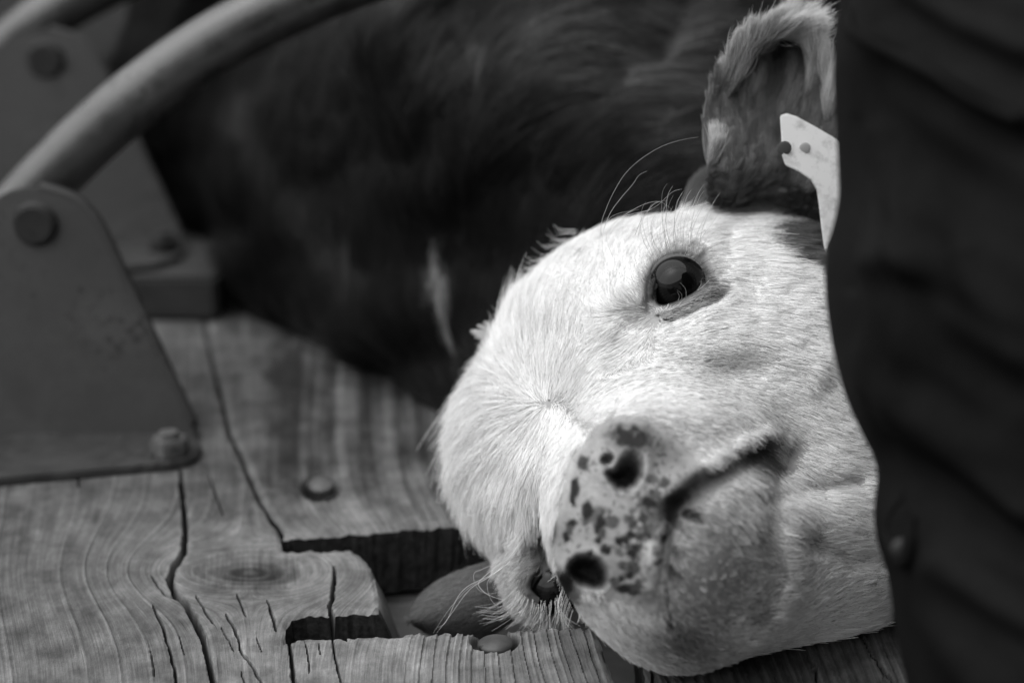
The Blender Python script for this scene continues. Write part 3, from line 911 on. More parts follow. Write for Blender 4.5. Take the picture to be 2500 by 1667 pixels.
# ------------------------------------------------------------------ the calf: trunk and neck
def body_sdf(c):
    d = ell(c, 1330, 130, 1.75, (0.42, 0.33, 0.36))
    d = smin(d, ell(c, 1050, 330, 1.50, (0.17, 0.24, 0.20), rotz(-35)), 0.08)
    d = smin(d, cap(c, (560, 330, 1.78), (900, 730, 1.40), 0.10, 0.09), 0.07)
    d = smin(d, ell(c, 700, 220, 1.85, (0.22, 0.24, 0.22), rotz(-30)), 0.08)
    d = smin(d, cap(c, (560, 330, 1.60), (850, 740, 1.33), 0.028, 0.024), 0.015)
    d = smin(d, cap(c, (1450, 330, 1.40), (1620, 800, 1.06), 0.17, 0.11), 0.08)
    d = smin(d, cap(c, (850, 600, 1.48), (1180, 880, 1.20), 0.09, 0.075), 0.06)
    d = smin(d, ell(c, 1330, 280, 1.22, (0.15, 0.12, 0.13)), 0.08)
    d = smin(d, cap(c, (1150, 560, 1.38), (1350, 850, 1.12), 0.12, 0.07), 0.06)
    d = smin(d, cap(c, (1750, 250, 1.50), (1850, 650, 1.12), 0.17, 0.10), 0.08)
    return d
bd, bf = ico(7)
BC = C(1400, 330, 1.48)
bt_ = trace(body_sdf, BC, bd, 0.9, 44)
BV = BC + bd * bt_[:, None]
bx_, by_ = pix(BV)
# folds of hide on the neck and shoulder
fold = 1.6 * np.sin((bx_ * 0.55 + by_ * 0.35) / 38 + 2.5 * fbm(bx_ / 200, by_ / 200, 3, 2))
BN0 = vnormals(BV, bf)
BV = BV + BN0 * (0.006 * fold + 0.012 * fbm(bx_ / 170, by_ / 170, 8, 3))[:, None]
BW = c2w(BV)
BW[:, 2] = np.where(BW[:, 2] < 0.002, 0.002 + 0.02 * (BW[:, 2] - 0.002), BW[:, 2])
BNrm = vnormals(BW, bf)
bx_, by_ = pix(w2c(BW))
def body_tone(x, y):
    t = 0.040 + 0.018 * fbm(x / 120, y / 70, 18, 4)
    t = t * (1 + 3.2 * gauss(x, y, 1330, 120, 430, 170, 0)) * (1 + 0.55 * fbm(x / 240, y / 60, 28, 3)) + 0.09 * np.exp(-(seg_dist(x, y, [(560, 350), (640, 470), (760, 620), (860, 750)])[0] / 32) ** 2)  # highlights on the upper coat and the limb painted into the tone
    t = t * (1 - 0.7 * np.clip(gauss(x, y, 1150, 660, 360, 260, 0) + gauss(x, y, 550, 520, 200, 160), 0, 1))  # shadow low and left on the trunk painted in
    tuft = sstep(0.3, 0.6, np.maximum(np.maximum(gauss(x, y, 1050, 725, 26, 40, 10), gauss(x, y, 1058, 680, 10, 40, -5)), gauss(x, y, 1092, 810, 16, 62, -18)) + 0.22 * fbm(x / 9, y / 36, 5, 2))
    return t * (1 - tuft) + 0.42 * tuft
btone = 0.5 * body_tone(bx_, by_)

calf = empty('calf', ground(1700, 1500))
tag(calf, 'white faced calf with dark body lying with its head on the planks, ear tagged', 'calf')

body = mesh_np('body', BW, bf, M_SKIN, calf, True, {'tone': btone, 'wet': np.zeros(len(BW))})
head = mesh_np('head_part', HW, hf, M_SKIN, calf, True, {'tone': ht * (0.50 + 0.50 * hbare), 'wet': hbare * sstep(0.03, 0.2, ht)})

# ears: cupped leaves with thickness, grown into the head
def ear_mesh(base, tip, side_px, D_fn, cup, n=70, m=60, thick=0.005, wfun=None, roll=0.0):
    V = []; S = []
    bx0, by0 = base; tx, ty = tip
    ax = np.array([tx - bx0, ty - by0], float); Ln = np.linalg.norm(ax); ax /= Ln
    sd_ = np.array([-ax[1], ax[0]])
    s = np.linspace(0, 1, n)[:, None] * np.ones((1, m)); t = np.linspace(-1, 1, m)[None, :] * np.ones((n, 1))
    w = wfun(s) * side_px
    bend = 28 * np.sin(s * math.pi * 0.9)
    px = bx0 + ax[0] * Ln * s + sd_[0] * (t * w - bend); py = by0 + ax[1] * Ln * s + sd_[1] * (t * w - bend)
    px = px + ax[0] * 0; D = D_fn(s) + cup * (1 - np.abs(t) ** 2.2) * np.sin(np.clip(s, 0.05, 1) * math.pi * 0.5 + 0.2) - roll * sstep(0.2, 1.0, -t) * np.sin(s * math.pi) - (0.013 if roll else 0) * np.exp(-((t + 0.5) / 0.28) ** 2) * sstep(0.62, 0.4, s) - (0.006 if roll else 0) * np.exp(-((t - 0.3) / 0.12) ** 2) * sstep(0.3, 0.6, s) * sstep(0.98, 0.8, s)
    inner = C(px, py, D)
    return inner, s, t, px, py

def close_sheet(inner, thick):
    n, m, _ = inner.shape
    du = np.gradient(inner, axis=0); dv = np.gradient(inner, axis=1)
    nr = np.cross(du, dv); nr /= np.maximum(np.linalg.norm(nr, axis=-1, keepdims=True), 1e-9)
    if nr[..., 2].mean() > 0: nr = -nr
    i_ = np.linspace(0, 1, n)[:, None]; j_ = np.linspace(-1, 1, m)[None, :]
    th = thick * (0.25 + 0.75 * (1 - np.abs(j_) ** 4)) * (0.25 + 0.75 * (1 - i_ ** 6))
    outer = inner + nr * th[..., None]
    V = np.concatenate([inner.reshape(-1, 3), outer.reshape(-1, 3)])
    F = []
    idx = lambda i, j, o: o * n * m + i * m + j
    for i in range(n - 1):
        for j in range(m - 1):
            F.append((idx(i, j, 0), idx(i + 1, j, 0), idx(i + 1, j + 1, 0), idx(i, j + 1, 0)))
            F.append((idx(i, j, 1), idx(i, j + 1, 1), idx(i + 1, j + 1, 1), idx(i + 1, j, 1)))
    for i in range(n - 1):
        F.append((idx(i, 0, 0), idx(i, 0, 1), idx(i + 1, 0, 1), idx(i + 1, 0, 0)))
        F.append((idx(i, m - 1, 0), idx(i + 1, m - 1, 0), idx(i + 1, m - 1, 1), idx(i, m - 1, 1)))
    for j in range(m - 1):
        F.append((idx(0, j, 0), idx(0, j + 1, 0), idx(0, j + 1, 1), idx(0, j, 1)))
        F.append((idx(n - 1, j, 0), idx(n - 1, j, 1), idx(n - 1, j + 1, 1), idx(n - 1, j + 1, 0)))
    return V, F, nr

def ear_tone(x, y):
    t = 0.16 + 0.06 * fbm(x / 20, y / 30, 81, 3) - 0.08 * gauss(x, y, 1900, 180, 22, 110, 15) - 0.07 * gauss(x, y, 1900, 400, 14, 90, 0)  # shadow of the central channel and fold edge painted dark
    n_ = fbm((x + 0.3 * y) / 14, y / 110, 12, 3)
    li = 0.0
    for (cx, cy, rx, ry, a, k) in ((1850, 100, 70, 50, -40, 0.9), (1940, 45, 90, 34, 0, 0.8), (1790, 180, 35, 70, 15, 0.85), (1985, 190, 26, 90, 25, 0.8), (1840, 240, 28, 70, 25, 0.45), (2030, 200, 30, 60, 20, 0.55),
                                   (2035, 280, 28, 40, 30, 0.9), (1965, 440, 40, 60, 10, 0.6), (1740, 385, 14, 35, 20, 0.7), (1900, 260, 22, 90, 18, 0.35), (1775, 420, 20, 30, -30, 0.5)):
        li = np.maximum(li, k * gauss(x, y, cx, cy, rx, ry, a))
    li = sstep(0.25, 0.75, li + 0.22 * n_)
    return t * (1 - li) + 0.72 * li
wf = lambda s: (0.42 + 0.25 * sstep(0.3, 0.0, s) + 0.62 * np.sin(np.clip(s * 1.02, 0, 1) ** 0.8 * math.pi * 0.80)) * np.sqrt(np.clip(1 - ((s - 0.55) / 0.452).clip(0, 1) ** 2.2, 0.0, 1))
e_in, es, et, ex, ey = ear_mesh((1865, 570), (1938, 72), 152, lambda s: 0.862 + 0.008 * s + 0.05 * sstep(0.32, 0.0, s), 0.016, wfun=wf, roll=0.02)
EV, EF, EN = close_sheet(e_in, 0.006)
exx, eyy = pix(EV)
EVW = c2w(EV)
ear = mesh_np('ear_part', EVW, EF, M_SKIN, calf, True, {'tone': ear_tone(exx, eyy) * 0.8, 'wet': np.zeros(len(EV))})
# lower ear folded into the cut-out
wf2 = lambda s: (0.6 + 0.5 * np.sin(s * math.pi * 0.8)) * np.sqrt(np.clip(1 - ((s - 0.45) / 0.56).clip(0, 1) ** 2.4, 0.0, 1))
e2, s2, t2, ex2, ey2 = ear_mesh((1310, 1385), (1010, 1500), 82, lambda s: 0.875 + 0.012 * s, -0.03, wfun=wf2)
EV2, EF2, EN2 = close_sheet(e2, 0.016)
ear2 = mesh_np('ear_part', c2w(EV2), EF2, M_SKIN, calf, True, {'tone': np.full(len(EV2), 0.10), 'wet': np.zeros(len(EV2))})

# grow everything into one skin
try:
    for other in (head, ear, ear2):
        md = body.modifiers.new('union', 'BOOLEAN'); md.operation = 'UNION'; md.object = other; md.solver = 'MANIFOLD'
    dg = bpy.context.evaluated_depsgraph_get()
    ev = body.evaluated_get(dg)
    nm = bpy.data.meshes.new_from_object(ev)
    body.modifiers.clear()
    print('UNION', len(body.data.polygons), len(nm.polygons), [a.name for a in nm.attributes])
    if len(nm.polygons) > 250000:
        body.data = nm
        for other in (head, ear, ear2): bpy.data.objects.remove(other)
except Exception as ex_:
    print('union failed', ex_)

# ------------------------------------------------------------------ eyes
def eye_mat():
    m, N, L, b = new_mat('eye_ball', 0.01, 0.05, 0.9)
    t = attr_node(N, 'tone')
    L.new(t, b.inputs['Base Color'])
    b.inputs['Roughness'].default_value = 0.03
    b.inputs['Specular IOR Level'].default_value = 0.4
    b.inputs['IOR'].default_value = 1.34
    b.inputs['Coat Weight'].default_value = 0.0
    b.inputs['Coat Roughness'].default_value = 0.02
    return m
M_EYE = eye_mat()
def eyeball(px, py, D, r, look, nm_label):
    v, f = ico(6)
    c = C(px, py, D)
    V = c + v * r
    lk = np.array(look, float); lk /= np.linalg.norm(lk)
    ang = np.degrees(np.arccos(np.clip(v @ lk, -1, 1)))
    V = V + v * (0.0006 * sstep(60, 10, ang))[:, None]
    az = np.arctan2(v @ np.cross(lk, [0, 1, 0]), v[:, 1])
    tone = 0.004 + 0.012 * sstep(22, 26, ang) * sstep(43, 38, ang) * (0.7 + 0.5 * np.sin(az * 40) * 0.5)
    tone = tone * 0.6 + 0.10 * sstep(60, 68, ang)
    o = mesh_np('eye', c2w(V), f, M_EYE, calf, True, {'tone': tone})
    tag(o, nm_label)
    return o
def surf_D(px, py):
    d = (hx - px) ** 2 + (hy - py) ** 2
    k = np.argsort(d + 1e4 * (HV[:, 2] < -0.90))[:40]
    return float(-HV[k, 2].max())
DU = 0.80; DL = 0.82
def lid_D(poly):
    out = []
    for (a, b_) in poly:
        m = (np.abs(hx - a) < 6) & (np.abs(hy - b_) < 6) & (HV[:, 2] > -0.9)
        if m.any(): out.append(-HV[m, 2].max())
    return float(np.median(out)) if out else 0.8
DU = lid_D(EYE_U); DL = lid_D(EYE_L)
print('eye D', DU, DL)
eyeball(1652, 698, DU + 0.0165, 0.0185, (0.0, 0.0, 1.0), 'upper eye, open and looking up')
eyeball(1352, 1428, DL + 0.0165, 0.0180, (0.25, -0.35, 1.0), 'lower eye close above the wood')

# ------------------------------------------------------------------ hair
def make_curves(name, pos, tone, radius, parent, mat=M_HAIR):
    """pos (n, k, 3) strands, tone (n,), radius scalar or (n,)"""
    n, k, _ = pos.shape
    hc = bpy.data.hair_curves.new(name)
    hc.add_curves([k] * n)
    hc.attributes['position'].data.foreach_set('vector', np.ascontiguousarray(pos, np.float32).ravel())
    taper = np.linspace(1, 0.25, k)[None, :] ** 0.8
    rad = (np.broadcast_to(np.asarray(radius, float).reshape(-1, 1), (n, 1)) * taper).astype(np.float32)
    ra = hc.attributes.get('radius') or hc.attributes.new('radius', 'FLOAT', 'POINT')
    ra.data.foreach_set('value', rad.ravel())
    ta = hc.attributes.new('tone', 'FLOAT', 'CURVE')
    ta.data.foreach_set('value', np.ascontiguousarray(tone, np.float32))
    hc.materials.append(mat)
    o = bpy.data.objects.new(name, hc)
    link(o, parent)
    return o

def scatter(V, F, N_, weights, n):
    a, b_, c_ = V[F[:, 0]], V[F[:, 1]], V[F[:, 2]]
    area = np.linalg.norm(np.cross(b_ - a, c_ - a), axis=1) / 2
    w = area * weights[F].mean(1)
    cdf = np.cumsum(w); cdf /= cdf[-1]
    i = np.searchsorted(cdf, rng.random(n))
    r1 = np.sqrt(rng.random(n)); r2 = rng.random(n)
    u, v, w_ = 1 - r1, r1 * (1 - r2), r1 * r2
    f = F[i]
    pos = V[f[:, 0]] * u[:, None] + V[f[:, 1]] * v[:, None] + V[f[:, 2]] * w_[:, None]
    nn = N_[f[:, 0]] * u[:, None] + N_[f[:, 1]] * v[:, None] + N_[f[:, 2]] * w_[:, None]
    nn /= np.linalg.norm(nn, axis=1)[:, None]
    return pos, nn

def flow(x, y, ctrl, soft=60.0):
    vx = np.zeros(len(x)); vy = np.zeros(len(x)); ws = np.zeros(len(x))
    for (cx, cy, dx, dy) in ctrl:
        w = 1.0 / ((x - cx) ** 2 + (y - cy) ** 2 + soft ** 2) ** 1.7
        l = math.hypot(dx, dy)
        vx += w * dx / l; vy += w * dy / l
    l = np.maximum(np.hypot(vx, vy), 1e-12)
    return vx / l, vy / l

HEAD_FLOW = [(1250, 940, -1, -.35), (1200, 880, -.9, -.5), (1300, 850, -.25, -1), (1300, 700, -.25, -1), (1400, 640, -.05, -1), (1380, 800, .05, -1), (1400, 880, .3, -.9), (1440, 900, .8, -.5), (1500, 700, -.25, -1),
    (1230, 1040, -1, .35), (1180, 1100, -.8, .6), (1150, 1000, -1, .2), (1250, 1120, -.55, .85), (1330, 1080, -.1, 1), (1300, 1200, -.15, 1), (1200, 1220, -.3, 1), (1380, 1060, .3, 1), (1420, 990, 1, .2), (1390, 1180, -.1, 1),
    (1540, 800, -.5, .6), (1500, 850, -.7, .8), (1450, 900, -.6, .7), (1560, 860, -.1, 1), (1570, 720, -.8, -.4), (1560, 650, -.5, -.8), (1600, 590, 0, -1), (1680, 590, .4, -1),
    (1620, 840, 1, -.15), (1700, 800, 1, -.25), (1700, 880, 1, -.08), (1560, 940, .9, .0), (1800, 830, 1, .1), (1780, 920, 1, -.1), (1900, 880, 1, .3), (2000, 930, 1, .5), (1700, 960, 1, .05), (1850, 980, 1, .25), (1980, 1060, 1, .5),
    (1600, 1010, 1, .15), (1480, 1000, .8, .3), (1900, 1080, .9, .5), (1930, 1160, .6, .8), (2080, 1130, 1, .2), (2050, 1200, 1, .05), (2000, 1260, 1, .12), (2100, 1300, 1, .15), (1950, 1320, .9, .3), (2100, 1400, 1, -.1),
    (2000, 1400, 1, -.35), (1900, 1420, 1, -.1), (1750, 1250, .8, .5), (1720, 1350, .8, .6), (1750, 1480, .9, .45), (1900, 1520, 1, .2), (2100, 1470, 1, -.15), (1650, 1560, .6, .8),
    (1780, 640, 1, .1), (1900, 650, 1, .25), (1980, 740, 1, .35), (1780, 720, 1, .2), (1850, 560, 1, .12), (1700, 520, 1, -.3), (1560, 550, .3, -1), (1950, 580, 1, .15), (1800, 500, 1, 0),
    (1250, 1300, -.5, .7), (1200, 1350, -.8, .5), (1320, 1330, -.9, .35), (1380, 1330, -.7, .5), (1270, 1400, -.7, .6), (1290, 1480, -.5, .9), (1400, 1250, -.05, 1), (1380, 1400, -.3, .9),
    (1450, 1480, .5, .9), (1550, 1540, .5, .85)]
WH = (1338, 985)

LAST = {}
def strands(pos, nrm, ddir, length, lift, k, curl, clump_cell=0.0, clump=0.0, sag=0.0, droop=0.0, jitter=0.12):
    """hair along a surface: roots, then points bent from lift toward the lie of the coat"""
    n = len(pos)
    d = ddir - nrm * np.sum(ddir * nrm, axis=1)[:, None]
    d /= np.maximum(np.linalg.norm(d, axis=1)[:, None], 1e-9)
    sidev = np.cross(nrm, d)
    ja = rng.normal(0, jitter, n)[:, None]
    d = d * np.cos(ja) + sidev * np.sin(ja)
    out = np.empty((n, k, 3))
    s = np.linspace(0, 1, k)
    cur = rng.normal(0, 1, n)[:, None] * curl
    lf = np.asarray(lift).reshape(-1, 1) * np.exp(rng.normal(0, 0.25, n))[:, None]
    for i, si in enumerate(s):
        along = si * np.cos(lf * (1 - 0.3 * si)) ; up = si * np.sin(lf) * (1 - 0.45 * si)
        out[:, i] = pos + length[:, None] * (d * along + nrm * up + sidev * cur * si * si)
        out[:, i, 2] -= (sag * length * si * si)
    if clump > 0:
        key = np.floor(pos / clump_cell).astype(np.int64)
        hsh = (key[:, 0] * 73856093) ^ (key[:, 1] * 19349663) ^ (key[:, 2] * 83492791)
        uq, inv = np.unique(hsh, return_inverse=True)
        cnt = np.bincount(inv).astype(float)
        mean = np.stack([np.bincount(inv, out[:, -1, a]) / cnt for a in range(3)], 1)
        rm = np.stack([np.bincount(inv, pos[:, a]) / cnt for a in range(3)], 1)
        off = rng.normal(0, clump_cell * 0.25, (len(uq), 3))
        tipt = (mean + off)[inv]
        LAST['lock'] = rng.normal(0, 1, len(uq))[inv]
        cs = clump * (0.6 + 0.4 * rng.random(n))
        for i, si in enumerate(s):
            w = (cs * si ** 1.5)[:, None]
            tgt = rm[inv] + (tipt - rm[inv]) * si
            out[:, i] = out[:, i] * (1 - w) + tgt * w
    return out

def screen_dir(vx, vy):
    return c2w(np.stack([vx, -vy, np.zeros(len(vx))], 1)) - c2w(np.zeros(3))

def head_hair(n, lscale, k, rad, clump_cell, clump, seedname):
    fw = np.clip((HV[:, 2] + 0.93) / 0.05, 0.0, 1.0)
    facing = np.clip(((c2w(np.zeros(3)) - HW) * HN).sum(1) / np.linalg.norm(HW - c2w(np.zeros(3)), axis=1) * 1.5 + 0.75, 0, 1)
    nosew = 1 - sstep(0.05, 0.4, hbare)
    eyes = np.minimum(sstep(2, 12, poly_sd(hx, hy, EYE_U)), sstep(10, 30, poly_sd(hx, hy, EYE_L)))
    lidm = 1 - np.exp(-((seg_dist(hx, hy, [(1586, 728), (1588, 682), (1604, 645), (1635, 620), (1675, 614), (1705, 633), (1724, 662)])[0]) / 19) ** 2)
    lidm *= 1 - 0.7 * np.exp(-((seg_dist(hx, hy, [(1650, 750), (1700, 725), (1740, 708)])[0]) / 12) ** 2)
    w = (0.25 + 0.75 * fw) * (1 - (0.9 if n < 100000 else 0.0) * np.exp(-((hx - WH[0]) ** 2 + (hy - WH[1]) ** 2) / 75 ** 2)) * facing * nosew * eyes * (0.02 + 0.98 * lidm) * (HW[:, 2] > floor_z + 0.001)
    pos, nn = scatter(HW, hf, HN, w, n)
    x, y = pix(w2c(pos)); zc = w2c(pos)[:, 2]
    vx, vy = flow(x, y, HEAD_FLOW, 45)
    # the whorl on the forehead
    rx, ry = x - WH[0], y - WH[1]; rr = np.hypot(rx, ry)
    sw = 0.35
    wx = (rx - sw * ry) / np.maximum(rr, 1e-6); wy = (ry + sw * rx) / np.maximum(rr, 1e-6)
    f = np.exp(-(rr / 95) ** 2)
    vx = vx * (1 - f) + wx * f; vy = vy * (1 - f) + wy * f
    vx += 0.22 * fbm(x / 40, y / 40, 101, 2); vy += 0.22 * fbm(x / 40, y / 40, 202, 2)
    d = screen_dir(vx, vy)
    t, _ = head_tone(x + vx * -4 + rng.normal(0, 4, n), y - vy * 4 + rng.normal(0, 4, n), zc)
    long_ = 0.0085 + 0.010 * np.clip(gauss(x, y, 1200, 1050, 150, 260) + 0.6 * gauss(x, y, 1340, 1180, 90, 150) + 0.7 * gauss(x, y, 1180, 800, 90, 120), 0, 1)
    long_ += 0.010 * np.clip(gauss(x, y, 1950, 530, 180, 60) + gauss(x, y, 1400, 560, 130, 25) * 0.5, 0, 1) + 0.004 * gauss(x, y, 2000, 1250, 200, 250)
    long_ *= 1 - 0.62 * np.clip(gauss(x, y, 1650, 690, 110, 75, -15) + gauss(x, y, 1330, 1420, 70, 55), 0, 1)
    long_ *= 1 - 0.6 * gauss(x, y, 1618, 765, 40, 28)
    long_ *= 1 - 0.65 * np.clip(gauss(x, y, 1740, 1400, 120, 170, 15), 0, 1)
    nearnose = sstep(-0.80, -0.76, zc)
    long_ *= 1 - 0.45 * nearnose
    ln = long_ * lscale * np.exp(rng.normal(0, 0.22, n))
    sil = gauss(x, y, 1140, 1080, 45, 260) + 0.7 * gauss(x, y, 1215, 780, 50, 130, -25)
    ln = ln * (1 + 0.12 * sil)
    lift = 0.24 + 0.42 * sil
    st = strands(pos - nn * 0.0004, nn, d, ln, lift, k, 0.10, clump_cell, clump, 0.03)
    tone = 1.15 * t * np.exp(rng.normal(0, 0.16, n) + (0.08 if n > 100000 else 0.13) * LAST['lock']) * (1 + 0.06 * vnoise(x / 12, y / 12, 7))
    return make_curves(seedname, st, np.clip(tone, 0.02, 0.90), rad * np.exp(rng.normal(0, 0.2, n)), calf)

HK = 1.0
f1 = head_hair(int(190000 * HK), 1.12, 5, 0.00014, 0.0020, 0.55, 'face_coat')
tag(f1, 'short white coat of the face', kind='stuff')
f2 = head_hair(int(34000 * HK), 1.55, 6, 0.00015, 0.0046, 0.82, 'face_tufts')
tag(f2, 'longer white locks on the brow', kind='stuff')

def body_hair(n):
    toCam = (c2w(np.zeros(3)) - BW); toCam /= np.linalg.norm(toCam, axis=1)[:, None]
    fc = np.clip((toCam * BNrm).sum(1) * 2 + 0.6, 0, 1)
    x, y = bx_, by_
    vis = (x > 250) & (x < 2250) & (y > -250) & (y < 1150)
    w = fc * vis * (BW[:, 2] > 0.004) * (1.0 / np.maximum(-w2c(BW)[:, 2], 0.5) ** 2)
    pos, nn = scatter(BW, bf, BNrm, w, n)
    x, y = pix(w2c(pos))
    vx, vy = flow(x, y, [(700, 200, .45, -.9), (900, 300, .4, -.9), (900, 600, -.25, -1), (1050, 500, .1, -1), (1100, 200, .6, -.6), (1250, 100, .95, -.3), (1500, 80, 1, .15), (1600, 180, 1, .35), (1400, 250, 1, .1), (1250, 380, .6, -.6), (1500, 380, 1, .2),
        (1200, 600, .2, -1), (1450, 480, .9, -.2), (1700, 200, 1, .3), (1060, 780, -.15, -1), (1000, 900, -.3, -.9), (1150, 800, -.1, -1)], 120)
    wv = fbm(x / 90, y / 60, 303, 3)
    vx += 0.35 * wv; vy += 0.3 * fbm(x / 80, y / 80, 404, 3)
    d = screen_dir(vx, vy)
    st = strands(pos, nn, d, 0.036 * np.exp(rng.normal(0, 0.3, n)), 0.17, 6, 0.12, 0.007, 0.55, 0.03, jitter=0.08)
    tone = 0.62 * body_tone(x, y) * np.exp(rng.normal(0, 0.3, n) + 0.30 * LAST['lock']) * (1 + 0.5 * fbm(x / 40, y / 40, 9, 2))
    return make_curves('body_coat', st, 0.75 * np.clip(tone, 0.008, 0.5), 0.00022, calf, M_HAIR_D)
f3 = body_hair(110000)
tag(f3, 'dark shaggy coat of neck and shoulder', kind='stuff')

def grid_tris(n, m):
    i, j = np.meshgrid(np.arange(n - 1), np.arange(m - 1), indexing='ij')
    a = (i * m + j).ravel()
    return np.concatenate([np.stack([a, a + m, a + m + 1], 1), np.stack([a, a + m + 1, a + 1], 1)])

def ear_hair(n):
    n_, m_, _ = e_in.shape
    V = c2w(e_in.reshape(-1, 3)); F = grid_tris(n_, m_)
    Nn = -(c2w(EN.reshape(-1, 3)) - c2w(np.zeros(3)))
    w = 1 + 5 * sstep(0.86, 0.98, np.abs(et)).ravel() + 2 * sstep(0.85, 0.98, es).ravel()
    pos, nn = scatter(V, F, Nn, w, n)
    x, y = pix(w2c(pos))
    vx, vy = flow(x, y, [(1760, 450, -.2, -1), (1740, 330, -.1, -1), (1800, 350, .1, -1), (1780, 200, -.4, -1), (1850, 100, -.5, -.9), (1940, 40, .1, -1), (2020, 80, .6, -.8), (1900, 300, .25, -1), (1980, 300, .35, -1), (1980, 180, .4, -1), (2030, 230, .6, -.8),
        (2040, 330, .6, -.7), (1950, 450, .5, -1), (1850, 500, .3, -.8), (1900, 400, .2, -1)], 50)
    vx += 0.2 * fbm(x / 40, y / 60, 5, 2)
    d = screen_dir(vx, vy)
    jx_ = x - vx * 8 ; lt_ = ear_tone(x, y)
    ln = (0.008 + 0.016 * sstep(0.2, 0.5, lt_) + 0.008 * gauss(x, y, 1960, 260, 100, 200) + 0.010 * gauss(x, y, 1860, 60, 140, 70)) * np.exp(rng.normal(0, .25, n))
    st = strands(pos, nn, d, ln, 0.30 + 0.35 * sstep(0.2, 0.5, lt_), 6, 0.22, 0.0060, 0.88, 0.0)
    tone = ear_tone(x - vx * 8, y - vy * 8) * np.exp(rng.normal(0, 0.2, n) + 0.16 * LAST['lock'])
    return make_curves('ear_coat', st, np.clip(tone, 0.02, 0.7), 0.00013, calf)
f4 = ear_hair(60000)
tag(f4, 'dark and pale hair of the upper ear', kind='stuff')

# lower ear hair
def ear2_hair(n):
    n_, m_, _ = e2.shape
    V = c2w(e2.reshape(-1, 3)); F = grid_tris(n_, m_)
    Nn = -(c2w(EN2.reshape(-1, 3)) - c2w(np.zeros(3)))
    pos, nn = scatter(V, F, Nn, np.ones(len(V)), n)
    x, y = pix(w2c(pos))
    d = screen_dir(np.full(n, -1.0), np.full(n, 0.35) + 0.3 * fbm(x / 40, y / 40, 6, 2))
    st = strands(pos, nn, d, 0.007 * np.exp(rng.normal(0, .25, n)), 0.15, 4, 0.1, 0.003, 0.5)
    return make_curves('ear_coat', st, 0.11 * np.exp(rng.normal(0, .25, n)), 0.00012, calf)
f5 = ear2_hair(16000)
tag(f5, 'grey hair of the lower ear in the cut-out', kind='stuff')

# eyelashes, brow whiskers: drawn strand by strand
def smooth_strand(pts, k=12):
    pts = np.array(pts, float); out = []
    n = len(pts); tq = np.linspace(0, n - 1, k)
    for t in tq:
        i = min(int(t), n - 2); f = t - i
        p0 = pts[max(i - 1, 0)]; p1 = pts[i]; p2 = pts[i + 1]; p3 = pts[min(i + 2, n - 1)]
        out.append(0.5 * ((2 * p1) + (-p0 + p2) * f + (2 * p0 - 5 * p1 + 4 * p2 - p3) * f * f + (-p0 + 3 * p1 - 3 * p2 + p3) * f ** 3))
    return np.array(out)

L_ = []
def whisk(path, D0, D1):
    n = len(path)
    L_.append(smooth_strand([P(x, y, D0 + (D1 - D0) * i / (n - 1)) for i, (x, y) in enumerate(path)]))
# long brow whiskers above the upper eye
for pth in ([(1468, 575), (1468, 545), (1480, 510), (1498, 470), (1530, 420), (1580, 378), (1640, 348), (1705, 335)], [(1474, 560), (1490, 520), (1515, 485), (1545, 450), (1560, 428), (1580, 418)],
            [(1486, 568), (1500, 545), (1530, 522), (1570, 500), (1605, 492), (1625, 500), (1640, 512)], [(1490, 572), (1510, 545), (1550, 525), (1600, 505), (1640, 470), (1665, 462)],
            [(1550, 575), (1562, 545), (1580, 515), (1600, 495), (1630, 490)], [(1558, 575), (1568, 540), (1590, 505), (1610, 492)], [(1478, 640), (1470, 600), (1476, 555), (1500, 525), (1560, 512)],
            [(1500, 635), (1482, 590), (1486, 560), (1520, 530), (1590, 512)], [(1600, 560), (1640, 520), (1690, 505), (1730, 495)]):
    whisk(pth, 0.80, 0.79)
for i in range(30):
    a = i / 29.0
    bx0, by0 = 1600 + 105 * a, 640 - 22 * math.sin(a * math.pi) - 18 * a
    L1 = 70 + 70 * random.random()
    tx = bx0 - 30 + 60 * a + random.uniform(-12, 18); ty = by0 - L1
    whisk([(bx0, by0), ((bx0 + tx) / 2 - 8, (by0 + ty) / 2), (tx, ty), (tx + 10 + 8 * a, ty - 28)], DU - 0.003, DU - 0.018)
# a few lashes over the eyeball from the lower lid
for (a_, b_) in (((1652, 742), (1653, 712)), ((1664, 734), (1652, 708)), ((1675, 727), (1660, 690)), ((1700, 712), (1712, 680)), ((1720, 720), (1742, 690)), ((1735, 700), (1758, 708)), ((1690, 720), (1735, 680))):
    whisk([a_, ((a_[0] + b_[0]) / 2 + 6, (a_[1] + b_[1]) / 2 - 3), b_], DU - 0.002, DU - 0.008)
# whiskers left of the lower eye
for pth in ([(1235, 1372), (1200, 1405), (1150, 1430), (1110, 1470), (1080, 1510), (1058, 1545)], [(1240, 1375), (1190, 1410), (1145, 1440), (1100, 1500), (1066, 1545)], [(1215, 1372), (1175, 1390), (1157, 1400), (1162, 1430), (1185, 1448), (1215, 1445), (1250, 1432)],
            [(1232, 1378), (1195, 1412), (1190, 1435), (1200, 1465), (1218, 1482)], [(1222, 1374), (1190, 1400), (1168, 1425), (1190, 1450), (1232, 1465)], [(1245, 1370), (1205, 1400), (1130, 1440), (1090, 1515), (1070, 1530)], [(1165, 1305), (1148, 1315), (1130, 1318)]):
    whisk(pth, 0.80, 0.79)
